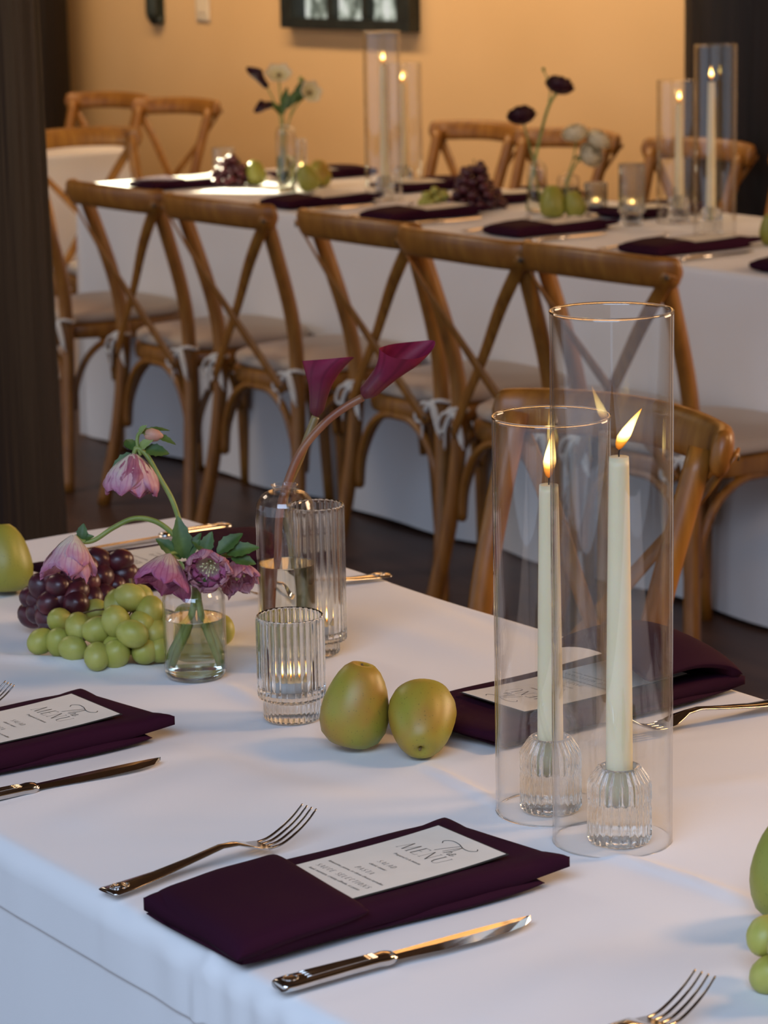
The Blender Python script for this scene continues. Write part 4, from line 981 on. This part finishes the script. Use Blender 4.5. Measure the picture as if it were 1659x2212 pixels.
# far flowers
def ball_flower(t, c, r, mat, n=26, flat=.8, axis=(0, 0, 1), seed=1):
    """layered ranunculus: petals cupped round a ball, the outer ones opening"""
    m = align(axis, c)
    for lay in range(4):
        k = 5 + lay; rr = r * (.52 + .16 * lay); th1 = 2.75 - .42 * lay
        for q in range(k):
            V = []; F = []; A = []; ph0 = 2 * pi * (q + lay * .37) / k
            for j in range(8):
                v = j / 7
                for i in range(8):
                    u = -1 + 2 * i / 7; th = .25 + (th1 - .25) * v * (1 - .10 * u * u)
                    ph = ph0 + u * (1.15 - .1 * lay) * (sin(pi * (.25 + .6 * v))); R_ = rr * (1 + .06 * v * u + .16 * v ** 3 * noise.noise(Vector((u * 2 + seed, q, lay))) + .05 * v * (q % 2))
                    V.append(m @ Vector((R_ * sin(th) * cos(ph), R_ * sin(th) * sin(ph), -R_ * cos(th) * flat + r * .8))); A.append((i / 7, v))
            for j in range(7):
                for i in range(7): F.append((j * 8 + i, j * 8 + i + 1, (j + 1) * 8 + i + 1, (j + 1) * 8 + i))
            mesh('petal', V, F, mat, t, attr=A)
def stemmed(label, name, px, d, mat_stem='stem', sr=.003, grp=None, cat='flower'):
    pts = [at(x, y, d) for x, y in px]; b = pts[0].copy(); t = thing(name, label, cat, b, 0, grp)
    mesh('stem', *tube([p - b for p in pts], sr, 8, 5), mat_stem, t); return t, b, pts[-1] - b
d1 = (v1 - CAM).dot(FWD); d2 = (v2 - CAM).dot(FWD); d3 = (v3 - CAM).dot(FWD)
t, b, e = stemmed('tall near-black ranunculus on a curved stem above the far vase', 'ranunculus_flower', [(1139, 455), (1146, 400), (1156, 345), (1168, 290), (1185, 230), (1205, 196)], d1, sr=.0042, grp='ranunculus on the long table')
ball_flower(t, e + EU * -.008, .037, 'petal_dark', axis=EU * 1 + EX * .25 - FWD * .4, seed=2)
mesh('side_shoot', *tube([at(x, y, d1) - b for x, y in ((1182, 240), (1188, 205), (1186, 180), (1174, 152))], .0022, 6, 5), 'stem', t)
mesh('side_bud', [Vector(v) + at(1174, 150, d1) - b for v in sphere(.005, 10, 8)[0]], sphere(.005, 10, 8)[1], 'bud_green', t)
t, b, e = stemmed('shorter near-black ranunculus left of the taller one', 'ranunculus_flower', [(1166, 440), (1160, 400), (1152, 350), (1140, 300), (1130, 262)], d1, sr=.0022, grp='ranunculus on the long table')
ball_flower(t, e + EU * -.006, .037, 'petal_dark', flat=.8, axis=EU * 1 + EX * -.2 - FWD * .5, seed=9)
for lab, px, ax, s in (('upper white flower in the short far vase', [(1222, 425), (1222, 392), (1238, 345), (1245, 300)], (-.2, .9, .5), 3), ('front white flower leaning right in the short far vase', [(1230, 425), (1226, 392), (1244, 352), (1268, 338)], (.5, .3, .9), 5), ('right white flower in the short far vase', [(1226, 425), (1228, 392), (1250, 345), (1284, 312)], (.5, .8, .5), 8)):
    t, b, e = stemmed(lab, 'white_ranunculus', px, d2, sr=.002, grp='white flowers on the long table')
    ball_flower(t, e - EU * .004, .035, 'petal_cream', axis=EX * ax[0] + EU * ax[1] - FWD * ax[2], seed=s)
    leaf(t, at(px[2][0], px[2][1], d2) - b, EX * .6 + EU * .4, -FWD + EU, .03, .012)
def anemone(t, c, r, axis, mat='petal_cream', seed=0):
    m = align(axis, c)
    for q in range(6):
        g = Geo(); petal(g, m, r * .55, r, 2 * pi * q / 6, .62, .2, .12, 7, 7, seed=seed + q); g.out('petal', mat, t)
    V, F = lathe([(0, 0), (r * .2, r * .1), (r * .22, r * .22), (0, r * .36)], 12); mesh('flower_eye', [m @ Vector(v) for v in V], F, 'twig', t)
t, b, e = stemmed('white anemone highest in the tall far vase', 'white_anemone', [(612, 410), (610, 330), (612, 270), (606, 215), (602, 165)], d3, sr=.0024, grp='anemones on the long table'); anemone(t, e, .032, EU * .7 - FWD * .9, seed=1)
t, b, e = stemmed('pale anemone on the right in the tall far vase', 'white_anemone', [(628, 410), (618, 330), (622, 270), (640, 230), (668, 200)], d3, sr=.002, grp='anemones on the long table'); anemone(t, e, .028, EX * .5 + EU * .2 - FWD * .9, seed=6)
for a in ((612, 250, -.6, .8, 45, 22), (622, 235, .4, 1, 50, 24), (630, 225, .8, .6, 48, 24), (640, 215, .3, 1, 46, 24), (612, 245, .1, 1, 56, 22)): leaf(t, at(a[0], a[1], d3) - b, EX * a[2] + EU * a[3] - FWD * .2, -FWD + EU, a[4] * d3 / FPX, a[5] * d3 / FPX)
mesh('side_bud', [Vector(v) + at(650, 172, d3) - b for v in sphere(.008, 10, 8)[0]], sphere(.008, 10, 8)[1], 'bud_green', t); mesh('side_shoot', *tube([at(x, y, d3) - b for x, y in ((626, 250), (640, 215), (650, 176))], .0016, 6, 4), 'stem', t)
fm = FPX / d3
calla('near-black calla pointing up left from the tall far vase', [(612, 410), (608, 330), (606, 260), (590, 215), (578, 190)], (-.62, -.8), 66 / fm, 19 / fm, 'stem', (.2, .4, .9), d3, 'dark callas on the long table', .3, .0022, 'petal_dark')
calla('near-black calla drooping left low over the tall far vase', [(620, 410), (612, 330), (608, 270), (600, 240), (590, 226)], (-.85, .12), 44 / fm, 18 / fm, 'stem', (.2, .4, .9), d3, 'dark callas on the long table', .3, .0022, 'petal_dark')
